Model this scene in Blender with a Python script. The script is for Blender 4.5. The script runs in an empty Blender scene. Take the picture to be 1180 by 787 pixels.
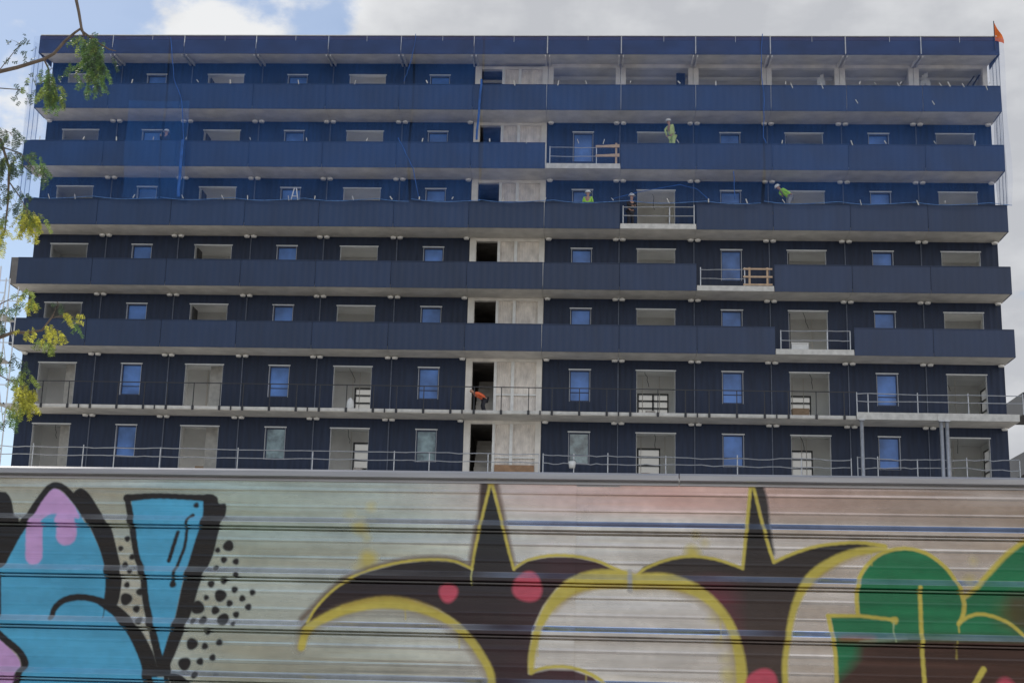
import bpy, bmesh, math, random
import numpy as np
from math import sin, cos, pi, radians, sqrt
from mathutils import Vector, Matrix
random.seed(7); rng = np.random.default_rng(11)
scene = bpy.context.scene
col = scene.collection

# ------------------------------------------------------------------ camera
CAM = Vector((4.0617, -67.7423, 1.7197))
F_PX = 1680.0
RT = Vector((0.99849, 0.0490446, 0.0247435)); UP = Vector((-0.0126136, -0.2337014, 0.9722266)); FW = Vector((-0.0534651, 0.9710707, 0.2327299))
cd = bpy.data.cameras.new('camera'); cam = bpy.data.objects.new('camera', cd); col.objects.link(cam)
cam.matrix_world = Matrix(((RT.x, UP.x, -FW.x, CAM.x), (RT.y, UP.y, -FW.y, CAM.y), (RT.z, UP.z, -FW.z, CAM.z), (0, 0, 0, 1)))
cd.sensor_width = 36; cd.lens = 36 * F_PX / 1180; cd.clip_start = 0.1; cd.clip_end = 9000
scene.camera = cam

# ------------------------------------------------------------------ helpers
def tag(o, label=None, cat=None, group=None, kind=None):
    if label: o['label'] = label
    if cat: o['category'] = cat
    if group: o['group'] = group
    if kind: o['kind'] = kind
    return o

def empty(name, loc=(0, 0, 0), label=None, cat=None, group=None):
    o = bpy.data.objects.new(name, None); col.objects.link(o); o.location = loc
    o.empty_display_size = .2
    return tag(o, label, cat, group)

class MB:
    def __init__(s): s.v = []; s.f = []; s.m = []
    def poly(s, pts, mi=0):
        n = len(s.v); s.v += [tuple(p) for p in pts]; s.f.append(tuple(range(n, n + len(pts)))); s.m.append(mi)
    def box(s, x0, x1, y0, y1, z0, z1, mi=0):
        n = len(s.v)
        s.v += [(x0, y0, z0), (x1, y0, z0), (x1, y1, z0), (x0, y1, z0), (x0, y0, z1), (x1, y0, z1), (x1, y1, z1), (x0, y1, z1)]
        for q in ((0, 3, 2, 1), (4, 5, 6, 7), (0, 1, 5, 4), (1, 2, 6, 5), (2, 3, 7, 6), (3, 0, 4, 7)):
            s.f.append(tuple(n + i for i in q)); s.m.append(mi)
    def tube(s, pts, r, n=6, mi=0, r2=None):
        pts = [Vector(p) for p in pts]; base = len(s.v); N = len(pts)
        for i, p in enumerate(pts):
            d = (pts[min(i + 1, N - 1)] - pts[max(i - 1, 0)]).normalized()
            a = Vector((0, 0, 1)) if abs(d.z) < .9 else Vector((1, 0, 0))
            u = d.cross(a).normalized(); v = d.cross(u)
            rr = r if r2 is None else r + (r2 - r) * i / (N - 1)
            for k in range(n):
                t = 2 * pi * k / n; s.v.append(tuple(p + (u * cos(t) + v * sin(t)) * rr))
        for i in range(N - 1):
            for k in range(n):
                a = base + i * n + k; b = base + i * n + (k + 1) % n
                s.f.append((a, b, b + n, a + n)); s.m.append(mi)
        s.f.append(tuple(base + k for k in reversed(range(n)))); s.m.append(mi)
        s.f.append(tuple(base + (N - 1) * n + k for k in range(n))); s.m.append(mi)
    def disc(s, c, r, h, n=14, mi=0, r2=None):
        r2 = r if r2 is None else r2; b = len(s.v)
        for rr, z in ((r, c[2]), (r2, c[2] - h)):
            for k in range(n): s.v.append((c[0] + rr * cos(2 * pi * k / n), c[1] + rr * sin(2 * pi * k / n), z))
        for k in range(n): s.f.append((b + k, b + n + k, b + n + (k + 1) % n, b + (k + 1) % n)); s.m.append(mi)
        s.f.append(tuple(b + k for k in range(n))); s.f.append(tuple(b + n + k for k in reversed(range(n)))); s.m += [mi, mi]
    def build(s, name, mats, parent=None, smooth=False):
        me = bpy.data.meshes.new(name); me.from_pydata(s.v, [], s.f)
        for m in (mats if isinstance(mats, (list, tuple)) else [mats]): me.materials.append(m)
        if any(s.m): me.polygons.foreach_set('material_index', s.m)
        if smooth: me.polygons.foreach_set('use_smooth', [True] * len(s.f))
        me.update()
        o = bpy.data.objects.new(name, me); col.objects.link(o)
        if parent is not None:
            o.parent = parent; o.matrix_parent_inverse = Matrix.Translation(-Vector(parent.location))
        return o

def srgb(r, g, b):
    return tuple(((c / 255) / 12.92 if c / 255 <= .04045 else ((c / 255 + .055) / 1.055) ** 2.4) for c in (r, g, b))

def material(name, color, rough=.7, metal=0., vary=.12, scale=3., bump=0., bscale=20., spec=.5, streak=None, orand=0.):
    m = bpy.data.materials.new(name); m.use_nodes = True; nt = m.node_tree; N = nt.nodes; L = nt.links
    b = N['Principled BSDF']
    b.inputs['Roughness'].default_value = rough; b.inputs['Metallic'].default_value = metal
    b.inputs['Specular IOR Level'].default_value = spec
    tc = N.new('ShaderNodeTexCoord'); mp = N.new('ShaderNodeMapping'); L.new(tc.outputs['Object'], mp.inputs[0])
    if streak: mp.inputs['Scale'].default_value = streak
    nz = N.new('ShaderNodeTexNoise'); nz.inputs['Scale'].default_value = scale; nz.inputs['Detail'].default_value = 5
    L.new(mp.outputs[0], nz.inputs['Vector'])
    mr = N.new('ShaderNodeMapRange'); mr.inputs[1].default_value = .3; mr.inputs[2].default_value = .7
    mr.inputs[3].default_value = 1 - vary; mr.inputs[4].default_value = 1 + vary
    L.new(nz.outputs[0], mr.inputs[0])
    mx = N.new('ShaderNodeVectorMath'); mx.operation = 'SCALE'; mx.inputs[0].default_value = color
    sc_ = mr.outputs[0]
    if orand:
        oi = N.new('ShaderNodeObjectInfo'); om = N.new('ShaderNodeMapRange'); om.inputs[3].default_value = 1 - orand; om.inputs[4].default_value = 1 + orand
        L.new(oi.outputs['Random'], om.inputs[0]); ml = N.new('ShaderNodeMath'); ml.operation = 'MULTIPLY'; L.new(mr.outputs[0], ml.inputs[0]); L.new(om.outputs[0], ml.inputs[1]); sc_ = ml.outputs[0]
    L.new(sc_, mx.inputs['Scale']); L.new(mx.outputs[0], b.inputs['Base Color'])
    if bump:
        bn = N.new('ShaderNodeTexNoise'); bn.inputs['Scale'].default_value = bscale; bn.inputs['Detail'].default_value = 6
        L.new(tc.outputs['Object'], bn.inputs['Vector'])
        bp = N.new('ShaderNodeBump'); bp.inputs['Strength'].default_value = bump; bp.inputs['Distance'].default_value = .02
        L.new(bn.outputs[0], bp.inputs['Height']); L.new(bp.outputs[0], b.inputs['Normal'])
    return m

M = {}
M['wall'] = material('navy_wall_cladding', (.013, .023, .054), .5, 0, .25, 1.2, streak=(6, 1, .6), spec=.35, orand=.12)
M['wall_hi'] = material('net_tinted_wall_cladding', (.009, .033, .098), .5, 0, .25, 1.2, streak=(6, 1, .6), spec=.35, orand=.12)  # navy cladding with the debris net's blue veil put into its colour
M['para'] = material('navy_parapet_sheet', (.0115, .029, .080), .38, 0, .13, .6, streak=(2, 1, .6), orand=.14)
M['para_hi'] = material('net_tinted_parapet_sheet', (.0095, .036, .110), .38, 0, .13, .6, streak=(2, 1, .6), orand=.14)  # parapet navy made bluer, net veil tinted into the sheet itself
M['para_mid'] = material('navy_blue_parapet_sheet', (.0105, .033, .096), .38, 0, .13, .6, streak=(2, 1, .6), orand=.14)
M['fin'] = material('weathered_end_fin', (.16, .15, .145), .8, 0, .2, 3)
M['fascia'] = material('fascia_sheet', (.020, .034, .098), .5, 0, .25, 1.5)
M['fascia_top'] = material('fascia_purple_sheet', (.034, .028, .082), .5, 0, .2, 2)
M['concrete'] = material('pale_concrete', (.78, .745, .69), .85, 0, .18, 1.3, bump=.3, bscale=8)
M['slab_edge'] = material('slab_edge_concrete', (.60, .585, .55), .8, 0, .15, 4)
M['soffit'] = material('soffit_concrete', (.68, .65, .60), .85, 0, .15, 1.6, bump=.3, bscale=5, orand=.06)
M['plaster'] = material('room_plaster', (.78, .775, .75), .9, 0, .12, .7)
M['plaster_white'] = material('room_plasterboard', (.90, .90, .88), .9, 0, .1, .7)
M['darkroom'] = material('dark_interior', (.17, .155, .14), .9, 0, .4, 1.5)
M['reveal'] = material('metal_window_reveal', (.62, .63, .64), .4, .2, .06, 5)
M['blackframe'] = material('black_window_frame', (.02, .02, .022), .4, 0, .1, 5)
M['darkframe'] = material('dark_blue_frame', (.02, .035, .09), .4, 0, .1, 5)
M['bluefilm'] = material('blue_protective_film', (.085, .20, .52), .3, 0, .5, .8)
M['sheeting'] = material('beige_plastic_sheeting', (.76, .70, .64), .6, 0, .22, 1.3, streak=(2.2, 1, 1.4), bump=.6, bscale=5)
M['white'] = material('white_paint', (.78, .78, .76), .5, 0, .08, 4)
M['lamp'] = material('lamp_housing', (.90, .89, .86), .4, 0, .04, 8)
M['galv'] = material('galvanised_steel', (.50, .51, .53), .4, .55, .15, 6)
M['darkmetal'] = material('dark_rail_metal', (.035, .035, .04), .45, .2, .1, 6)
M['wood'] = material('raw_timber', (.52, .37, .25), .8, 0, .25, 5, streak=(1, 6, 6))
M['board'] = material('brown_plywood', (.36, .22, .13), .8, 0, .2, 4)
M['conduit'] = material('conduit_grey_blue', (.10, .12, .17), .5, .1, .2, 5)
M['asphalt'] = material('asphalt', (.05, .05, .052), .9, 0, .2, .5, bump=.4)
M['soil'] = material('site_ground', (.48, .445, .385), .95, 0, .25, .15, bump=.5, bscale=3)
M['paving'] = material('pavement_slabs', (.36, .35, .33), .9, 0, .15, 1.5)
M['skin'] = material('skin', (.45, .26, .18), .6, 0, .05, 8)
M['hivis'] = material('lime_vest', (.42, .80, .05), .7, 0, .1, 10)
M['paleyellow'] = material('pale_yellow_workwear', (.55, .66, .24), .75, 0, .12, 10)
M['orange'] = material('orange_workwear', (.85, .16, .06), .7, 0, .1, 10)
M['darkcloth'] = material('dark_workwear', (.03, .03, .04), .85, 0, .2, 10)
M['greycloth'] = material('grey_trousers', (.30, .31, .34), .85, 0, .2, 10)
M['helmet'] = material('white_hard_hat', (.80, .80, .78), .35, 0, .03, 10)
M['flag'] = material('orange_flag_cloth', (.80, .17, .02), .7, 0, .15, 4)
M['neighbour'] = material('neighbour_grey_render', (.05, .053, .06), .8, 0, .15, .5)
M['bark'] = material('tree_bark', (.17, .13, .10), .9, 0, .3, 12, bump=.6)

def ribbed(mat, freq, strength):      # vertical corrugation read from object x
    nt = mat.node_tree; N = nt.nodes; L = nt.links; b = N['Principled BSDF']
    tc = N.new('ShaderNodeTexCoord'); w = N.new('ShaderNodeTexWave'); w.wave_type = 'BANDS'; w.bands_direction = 'X'
    w.inputs['Scale'].default_value = freq; w.inputs['Distortion'].default_value = 0
    L.new(tc.outputs['Object'], w.inputs['Vector'])
    bp = N.new('ShaderNodeBump'); bp.inputs['Strength'].default_value = strength; bp.inputs['Distance'].default_value = .02
    L.new(w.outputs[0], bp.inputs['Height']); L.new(bp.outputs[0], b.inputs['Normal'])
for k in ('wall', 'wall_hi'): ribbed(M[k], 1.05, .5)

def leafmat(name, c, trans):
    m = bpy.data.materials.new(name); m.use_nodes = True; nt = m.node_tree; N = nt.nodes; L = nt.links
    out = N['Material Output']; b = N['Principled BSDF']; b.inputs['Roughness'].default_value = .5
    oi = N.new('ShaderNodeNewGeometry'); mr = N.new('ShaderNodeMapRange'); mr.inputs[3].default_value = .55; mr.inputs[4].default_value = 1.5
    L.new(oi.outputs['Random Per Island'], mr.inputs[0])
    v = N.new('ShaderNodeVectorMath'); v.operation = 'SCALE'; v.inputs[0].default_value = c; L.new(mr.outputs[0], v.inputs['Scale'])
    L.new(v.outputs[0], b.inputs['Base Color'])
    t = N.new('ShaderNodeBsdfTranslucent'); v2 = N.new('ShaderNodeVectorMath'); v2.operation = 'SCALE'; v2.inputs[0].default_value = trans
    L.new(mr.outputs[0], v2.inputs['Scale']); L.new(v2.outputs[0], t.inputs[0])
    mx = N.new('ShaderNodeMixShader'); mx.inputs[0].default_value = .5
    L.new(b.outputs[0], mx.inputs[1]); L.new(t.outputs[0], mx.inputs[2]); L.new(mx.outputs[0], out.inputs[0])
    return m
M['leaf_green'] = leafmat('leaf_green', (.09, .14, .06), (.12, .22, .06))
M['leaf_dark'] = leafmat('leaf_dark', (.05, .075, .055), (.06, .10, .05))
M['leaf_yellow'] = leafmat('leaf_yellow', (.36, .36, .07), (.52, .50, .06))
M['leaf_lime'] = leafmat('leaf_lime', (.17, .22, .07), (.24, .31, .06))

def netmat(name, c, alpha):
    m = bpy.data.materials.new(name); m.use_nodes = True; nt = m.node_tree; N = nt.nodes; L = nt.links
    out = N['Material Output']; b = N['Principled BSDF']; b.inputs['Base Color'].default_value = (*c, 1); b.inputs['Roughness'].default_value = .8
    tr = N.new('ShaderNodeBsdfTransparent'); mx = N.new('ShaderNodeMixShader')
    tc = N.new('ShaderNodeTexCoord'); nz = N.new('ShaderNodeTexNoise'); nz.inputs['Scale'].default_value = .7; nz.inputs['Detail'].default_value = 4
    L.new(tc.outputs['Object'], nz.inputs['Vector'])
    mr = N.new('ShaderNodeMapRange'); mr.inputs[1].default_value = .3; mr.inputs[2].default_value = .7; mr.inputs[3].default_value = alpha * .6; mr.inputs[4].default_value = alpha * 1.4
    L.new(nz.outputs[0], mr.inputs[0]); L.new(mr.outputs[0], mx.inputs[0])
    L.new(tr.outputs[0], mx.inputs[1]); L.new(b.outputs[0], mx.inputs[2]); L.new(mx.outputs[0], out.inputs[0])
    return m
M['net'] = netmat('blue_net_mesh', (.04, .19, .64), .105)
M['net2'] = netmat('blue_net_double', (.03, .20, .66), .13)
M['netfold'] = material('blue_net_fold', (.03, .11, .36), .8, 0, .3, 3)
M['netpale'] = netmat('pale_net_mesh', (.45, .52, .65), .30)

def panemat():
    m = bpy.data.materials.new('window_glass'); m.use_nodes = True; nt = m.node_tree; N = nt.nodes; L = nt.links
    out = N['Material Output']; g = N.new('ShaderNodeBsdfGlossy'); g.inputs['Roughness'].default_value = .03
    t = N.new('ShaderNodeBsdfTransparent'); mx = N.new('ShaderNodeMixShader'); fr = N.new('ShaderNodeFresnel')
    L.new(fr.outputs[0], mx.inputs[0]); L.new(t.outputs[0], mx.inputs[1]); L.new(g.outputs[0], mx.inputs[2]); L.new(mx.outputs[0], out.inputs[0])
    return m
M['glass'] = panemat()
def dusty():
    m = bpy.data.materials.new('dusty_glass'); m.use_nodes = True; nt = m.node_tree; N = nt.nodes; L = nt.links
    out = N['Material Output']; b = N['Principled BSDF']; b.inputs['Base Color'].default_value = (.34, .34, .33, 1); b.inputs['Roughness'].default_value = .4
    t = N.new('ShaderNodeBsdfTranslucent'); t.inputs[0].default_value = (.60, .60, .58, 1); mx = N.new('ShaderNodeMixShader'); mx.inputs[0].default_value = .55
    L.new(b.outputs[0], mx.inputs[1]); L.new(t.outputs[0], mx.inputs[2]); L.new(mx.outputs[0], out.inputs[0]); return m
M['dusty'] = dusty()
def mirrorpane():
    m = material('sky_reflecting_glass', (.16, .22, .23), .12, .0, .8, 2.2, spec=1.0); return m
M['greenglass'] = mirrorpane()

# ------------------------------------------------------------------ ground
def sheet(name, x0, x1, y0, y1, z, mat):
    b = MB(); b.poly([(x0, y0, z), (x1, y0, z), (x1, y1, z), (x0, y1, z)]); return tag(b.build(name, mat), kind='structure')
sheet('ground', -4000, 4000, -4000, 4000, 0, M['soil'])
sheet('road', -300, 300, -80, -71, .004, M['asphalt'])
b = MB(); b.box(-300, 300, -71, -62.6, .0, .13); tag(b.build('pavement', M['paving']), kind='structure')

# ------------------------------------------------------------------ building
BAY = 3.604; ZO = 14.1; D = 1.7
X = lambda q: (q - 6.5) * BAY
Z = lambda k: ZO + 3.0 * k
bld = empty('apartment_building', (0, 0, 0), 'long navy blue apartment block under construction with access balconies on every floor', 'building')
FT = .17                                  # floor thickness above the soffit line
GAPS = {4: 7, 3: 8, 2: 9, 1: 10}

def wall_with_opening(k, bay, q0, q1, z0, z1, mat):
    b = MB(); e = .012; x0 = X(bay) + e; x1 = X(bay + 1) - e; T = .24
    if bay == 0: x0 = X(bay) - .03
    if bay == 12: x1 = X(13) + .03
    zb = Z(k) + FT + .002; zt = Z(k + 1) + FT - .003
    a, c = X(q0), X(q1)
    b.box(x0, a, 0, T, zb, zt); b.box(c, x1, 0, T, zb, zt); b.box(a, c, 0, T, z1, zt)
    if z0 > zb + .05: b.box(a, c, 0, T, zb, z0)
    return b.build('wall_panel', mat, bld)

def room(k, q0, q1, win=None, depth=3.2, mat=None, side=None, zt=None, n='room_interior'):
    b = MB(); x0, x1 = X(q0), X(q1); y0, y1 = .25, depth; z0 = Z(k) + FT + .01; z1 = (Z(k + 1) - .12) if zt is None else zt
    mat = mat or (M['plaster_white'] if k <= 0 else M['plaster'])
    if mat is M['darkroom']: win = (x0 + .4, x1 - .4, z0 + .02, z0 + .7)  # low rear opening added as a light leak for the stairwell
    b.poly([(x0, y0, z0), (x1, y0, z0), (x1, y1, z0), (x0, y1, z0)])
    b.poly([(x0, y0, z1), (x0, y1, z1), (x1, y1, z1), (x1, y0, z1)])
    b.poly([(x0, y0, z0), (x0, y1, z0), (x0, y1, z1), (x0, y0, z1)])
    if side:
        sy0, sy1, sz0, sz1 = side
        for (a, c, e, g) in ((y0, sy0, z0, z1), (sy1, y1, z0, z1), (sy0, sy1, z0, sz0), (sy0, sy1, sz1, z1)):
            b.poly([(x1, a, e), (x1, a, g), (x1, c, g), (x1, c, e)])
    else: b.poly([(x1, y0, z0), (x1, y0, z1), (x1, y1, z1), (x1, y1, z0)])
    if not win and mat is not M['darkroom'] and not side: win = (x0 + .5, x1 - .5, z0 + .02, z0 + (.72 if k <= 0 else 1.0 if k < 5 else 2.2))  # out-of-view rear opening added so daylight brightens the room
    if win:
        a, c, e, g = win
        for (p, q, r_, s_) in ((x0, a, z0, z1), (c, x1, z0, z1), (a, c, z0, e), (a, c, g, z1)):
            if q > p and s_ > r_: b.poly([(p, y1, r_), (q, y1, r_), (q, y1, s_), (p, y1, s_)])
    else: b.poly([(x0, y1, z0), (x1, y1, z0), (x1, y1, z1), (x0, y1, z1)])
    return b.build(n, mat, bld)

def barred_window(a, c, e, g, y, cols=1, bars=(.33, .66), along='x', name='glazed_door'):
    """black frame with stacked panes; along x at depth y, or along y at x=y"""
    fr = MB(); t = .06
    def bx(u0, u1, w0, w1, p=0):
        if along == 'x': fr.box(u0, u1, y - .04, y + .04 + p, w0, w1)
        else: fr.box(y - .04, y + .04 + p, u0, u1, w0, w1)
    bx(a, a + t, e, g); bx(c - t, c, e, g); bx(a + t, c - t, g - t, g); bx(a + t, c - t, e, e + t)
    us = [a + t] + [a + (c - a) * i / cols for i in range(1, cols)] + [c - t]
    for u in us[1:-1]: bx(u - t * .6, u + t * .6, e + t, g - t, .004)
    for h in bars: bx(a + t, c - t, e + (g - e) * h - .03, e + (g - e) * h + .03, .002)
    o = fr.build(name, M['blackframe'], bld)
    pn = MB()
    if along == 'x': pn.poly([(a + t, y, e + t), (c - t, y, e + t), (c - t, y, g - t), (a + t, y, g - t)])
    else: pn.poly([(y, a + t, e + t), (y, c - t, e + t), (y, c - t, g - t), (y, a + t, g - t)])
    p = pn.build('pane', M['dusty'], o)
    return o

WIN = {(0, 4): (-7.62, -6.62, Z(0) + FT + .02, 16.2), (-1, 4): (-7.55, -6.62, Z(-1) + FT + .02, 13.45),
       (0, 8): (6.42, 7.95, Z(0) + FT + .02, 16.12), (-1, 8): (6.42, 7.55, Z(-1) + FT + .02, 13.40),
       (0, 10): (13.86, 14.90, Z(0) + FT + .02, 16.12), (-1, 10): (13.86, 14.92, Z(-1) + FT + .02, 13.41)}

def sheet_reveal(a, c, z0, z1, lintel_only=False):
    """thin pale metal lining standing a little proud of the cladding"""
    b = MB(); t = .055
    b.box(a - t, c + t, -.03, -.002, z1, z1 + t); b.box(a - .012, c + .012, -.001, .23, z1, z1 + t)
    b.box(a - .012, a, -.004, .23, z0, z1); b.box(c, c + .012, -.004, .23, z0, z1)
    return b

for k in range(-1, 6):
    hi = k >= 3
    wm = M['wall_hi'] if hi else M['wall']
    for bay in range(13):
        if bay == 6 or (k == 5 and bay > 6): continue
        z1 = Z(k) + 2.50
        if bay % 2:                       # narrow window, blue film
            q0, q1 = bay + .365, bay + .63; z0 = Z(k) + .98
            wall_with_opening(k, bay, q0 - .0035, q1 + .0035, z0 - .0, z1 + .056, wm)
            a, c = X(q0), X(q1)
            fr = sheet_reveal(a, c, z0, z1); fr.box(a, c, .15, .168, z0 - .0, z0 + .03)
            w = fr.build('window', M['reveal'], bld)
            f2 = MB(); t = .05; y0, y1 = .17, .22
            f2.box(a, a + t, y0, y1, z0 + .03, z1); f2.box(c - t, c, y0, y1, z0 + .03, z1)
            f2.box(a + t, c - t, y0, y1, z1 - t, z1); f2.box(a + t, c - t, y0, y1, z0 + .03, z0 + .03 + t)
            if k <= 0: f2.box(a + t, c - t, y0, y1, z0 + .44, z0 + .48)
            f2.build('frame', M['darkframe'], w)
            pn = MB(); y = .20
            pn.poly([(a + t, y, z0 + .03 + t), (c - t, y, z0 + .03 + t), (c - t, y, z1 - t), (a + t, y, z1 - t)])
            clear = (k == -1 and bay in (3, 5, 7))
            pn.build('pane', M['greenglass'] if clear else M['bluefilm'], w)
        else:                             # wide doorway
            off = .235 if bay in (0, 2, 4) else .245
            q0, q1 = bay + off, bay + off + .50; z0 = Z(k) + FT + .004
            if bay == 12: q0, q1 = bay + .27, bay + .77
            wall_with_opening(k, bay, q0 - .0035, q1 + .0035, z0, z1 + .056, wm)
            a, c = X(q0), X(q1)
            w = sheet_reveal(a, c, z0, z1).build('doorway_frame', M['reveal'], bld)
            win = WIN.get((k, bay)); side = None
            if bay == 12 and k <= 0:
                side = (2.7, 3.9, Z(k) + .9, Z(k) + 2.55)
                room(k, bay + .06, bay + .985, None, 4.4, side=side)
                barred_window(side[0], side[1], side[2], side[3], X(bay + .985), 1, (.33, .66), 'y', 'gable_window')
            else:
                room(k, bay + .05, bay + .95, win, 3.0)
                if win: barred_window(*win, 3.03, 2 if (bay == 8 and k == 0) else 1, (.2, .4, .6, .8))
            if k >= 1 and bay in (2, 10):     # dark door leaf standing ajar in the opening
                d = MB(); d.box(a + .03, a + .09, .22, 1.0, z0 + .01, z1 - .05); d.build('door_leaf', M['blackframe'], bld)
            if bay == 0 and k <= 0 or (bay == 2 and k <= 0):
                d = MB(); xm = a + (c - a) * .5; d.box(xm, c - .05, 1.2, 1.25, z0 + .01, z1 + .2); d.build('partition', M['slab_edge'], bld)
    # vertical service strips at the bay lines
    for j in range(1, 13):
        if j in (6, 7) or (k == 5 and j > 6): continue
        b = MB(); xx = X(j); b.box(xx - .022, xx + .022, -.05, -.004, Z(k) + FT + .01, Z(k + 1) - .02); b.build('cover_strip', M['conduit'], bld)

# stair core in the middle bay
for k in range(-1, 6):
    zb = Z(k) + FT + .004; zt = Z(k + 1) - .004; z1 = Z(k + 1) - .15
    b = MB(); b.box(X(5.99), X(6.075), -.06, .30, zb, zt); b.box(X(6.925), X(6.998), -.06, .30, zb, zt)
    b.box(X(6.075), X(6.925), -.02, .26, z1, zt); b.build('core_frame', M['concrete'], bld)
    b = MB(); b.box(X(6.365), X(6.40), -.05, .10, zb, z1); b.box(X(6.592), X(6.632), -.05, .10, zb, z1)
    b.box(X(6.40), X(6.592), -.015, .06, zb + 1.05, zb + 1.12); b.box(X(6.632), X(6.925), -.015, .06, zb + 1.05, zb + 1.12)
    b.build('mullion', M['white'], bld)
    for a, c in ((6.40, 6.592), (6.632, 6.925)):
        m = MB(); n = 40; xs = [X(a) + (X(c) - X(a)) * i / n for i in range(n + 1)]
        ys = [.09 + .006 * sin(i * 1.3 + k * 2.1) + .004 * sin(i * 2.9 + a + k) for i in range(n + 1)]
        for i in range(n): m.poly([(xs[i], ys[i], zb), (xs[i + 1], ys[i + 1], zb), (xs[i + 1], ys[i + 1], z1), (xs[i], ys[i], z1)])
        m.build('plastic_sheet', M['sheeting'], bld)
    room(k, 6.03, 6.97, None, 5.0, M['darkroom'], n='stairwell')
    if k == 5:
        b = MB(); b.box(X(6.08), X(6.36), .9, 1.0, zb + 2.35, zb + 2.5); b.build('ceiling_beam', M['concrete'], bld)
b = MB(); b.box(X(6.405), X(6.92), -.12, -.08, Z(-1) + FT, Z(-1) + FT + .72); b.build('board', M['board'], bld)

# unfinished top-floor units, right half
k = 5
for bay in range(7, 13):
    zb = Z(k) + FT + .004; zt = Z(k + 1) + .14; z1 = Z(k + 1) - .04
    a, c = X(bay + .075), X(bay + .935)
    b = MB(); b.box(X(bay) + .01, a, 0, .25, zb, zt); b.box(c, X(bay + 1) - .01, 0, .25, zb, zt); b.box(a, c, 0, .25, z1, zt)
    b.build('concrete_frame', M['concrete'], bld)
    rm = material('unfinished_room_%d' % bay, (.66, .64, .60), .9, 0, .2, .8)
    room(k, bay + .03, bay + .97, None, 6.0, rm, zt=Z(k + 1) + .02)
    b = MB(); b.box(a - .1, c + .1, 1.2, 1.38, Z(k + 1) - .12, Z(k + 1) + .01); b.build('ceiling_beam', M['plaster'], bld)
    if bay == 8:
        b = MB(); b.box(X(8.78), X(8.9), .6, .68, zb, z1 - .02); o = b.build('door_leaf', M['darkframe'], bld)
    if bay in (10, 12):
        x0 = X(10.72) if bay == 10 else X(12.12)
        b = MB()
        for i in range(7):
            dx = random.uniform(0, .35); dz = random.uniform(-.55, -.02)
            b.poly([(x0 + dx, .5 + i * .01, z1 + dz), (x0 + dx + .18, .52 + i * .01, z1 + dz + .08), (x0 + dx + .16, .5, z1 + dz - .18), (x0 + dx - .05, .5, z1 + dz - .28)])
        b.build('loose_foil', M['white'], bld)
b = MB(); b.tube([(X(12.80), .8, Z(5) + 2.1), (X(12.93), .5, Z(5) + 2.85)], .04); b.build('brace', M['darkmetal'], bld); b = MB(); b.tube([(X(12.74), .9, Z(5) + 2.2), (X(12.86), .5, Z(5) + 2.8)], .03); b.build('brace', M['darkmetal'], bld)

# fittings, pipes and stacked boards seen inside the open rooms
for (k, bay) in [(kk, bb) for kk in (0, -1) for bb in (0, 2, 4, 8, 10, 12)] + [(3, 8), (1, 10)]:
    r_ = random.Random(k * 31 + bay); zc = Z(k + 1) - .13
    b = MB(); xx = X(bay + r_.uniform(.55, .68)); yy = r_.uniform(.8, 1.3); b.box(xx - .22, xx + .22, yy, yy + .28, zc - .09, zc - .005); b.build('ceiling_fitting', M['blackframe'] if bay in (10, 12) else M['concrete'], bld)
    for q in range(2):
        xx = X(bay + r_.uniform(.3, .7)); b = MB(); b.tube([(xx, 2.9, Z(k) + .2), (xx, 2.9, zc)], .018, 6); b.build('pipe', M['concrete'], bld)
    b = MB(); P_ = [(X(bay + r_.uniform(.35, .6)), 1.6, zc)]
    for t in range(5): P_.append((P_[-1][0] + r_.uniform(-.05, .12), 1.6, P_[-1][2] - .16))
    b.tube(P_, .012, 4); b.build('cable', M['darkmetal'], bld)
    b = MB(); x0 = X(bay + r_.uniform(.28, .5)); hh = r_.uniform(.5, 1.0)
    b.box(x0, x0 + r_.uniform(.4, .8), 1.7, 2.1, Z(k) + FT + .02, Z(k) + FT + hh); b.build('stacked_boards', M['wood'] if r_.random() < .4 else M['sheeting'], bld)
for k in range(-1, 6):
    b = MB()
    for t in range(9): b.box(X(6.1), X(6.36), 1.0 + t * .3, 1.3 + t * .3, Z(k) + .25 + t * .26, Z(k) + .51 + t * .26)
    b.build('stair_flight', M['concrete'], bld)
# gallery slabs, one per bay
for k in range(-1, 6):
    for bay in range(13):
        x0, x1 = X(bay) + .006, X(bay + 1) - .006
        if bay == 0: x0 = X(0) - (.30 if k in (2, 4) else .05)
        if bay == 12: x1 = X(13) + .08
        b = MB()
        if k == 0 and bay >= 11: b.box(x0, x1, -D, -.004, Z(k), Z(k) + FT); b.box(x0, x1, -D - .10, -D - .002, Z(k) + .0, Z(k) + .33, 1)
        elif k >= 1 and GAPS.get(k) == bay: b.box(x0, x1, -D + .03, -.004, Z(k), Z(k) + FT); b.box(x0 + .01, x1 - .01, -D - .03, -D + .028, Z(k) + .0, Z(k) + .25, 1)
        elif k >= 1: b.box(x0, x1, -D + .04, -.004, Z(k), Z(k) + FT)
        else: b.box(x0, x1, -D + .03, -.004, Z(k), Z(k) + FT); b.box(x0 + .02, x1 - .02, -D - .01, -D + .028, Z(k) + .03, Z(k) + FT, 1)
        b.build('gallery_slab', [M['soffit'], M['slab_edge']], bld)

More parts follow.
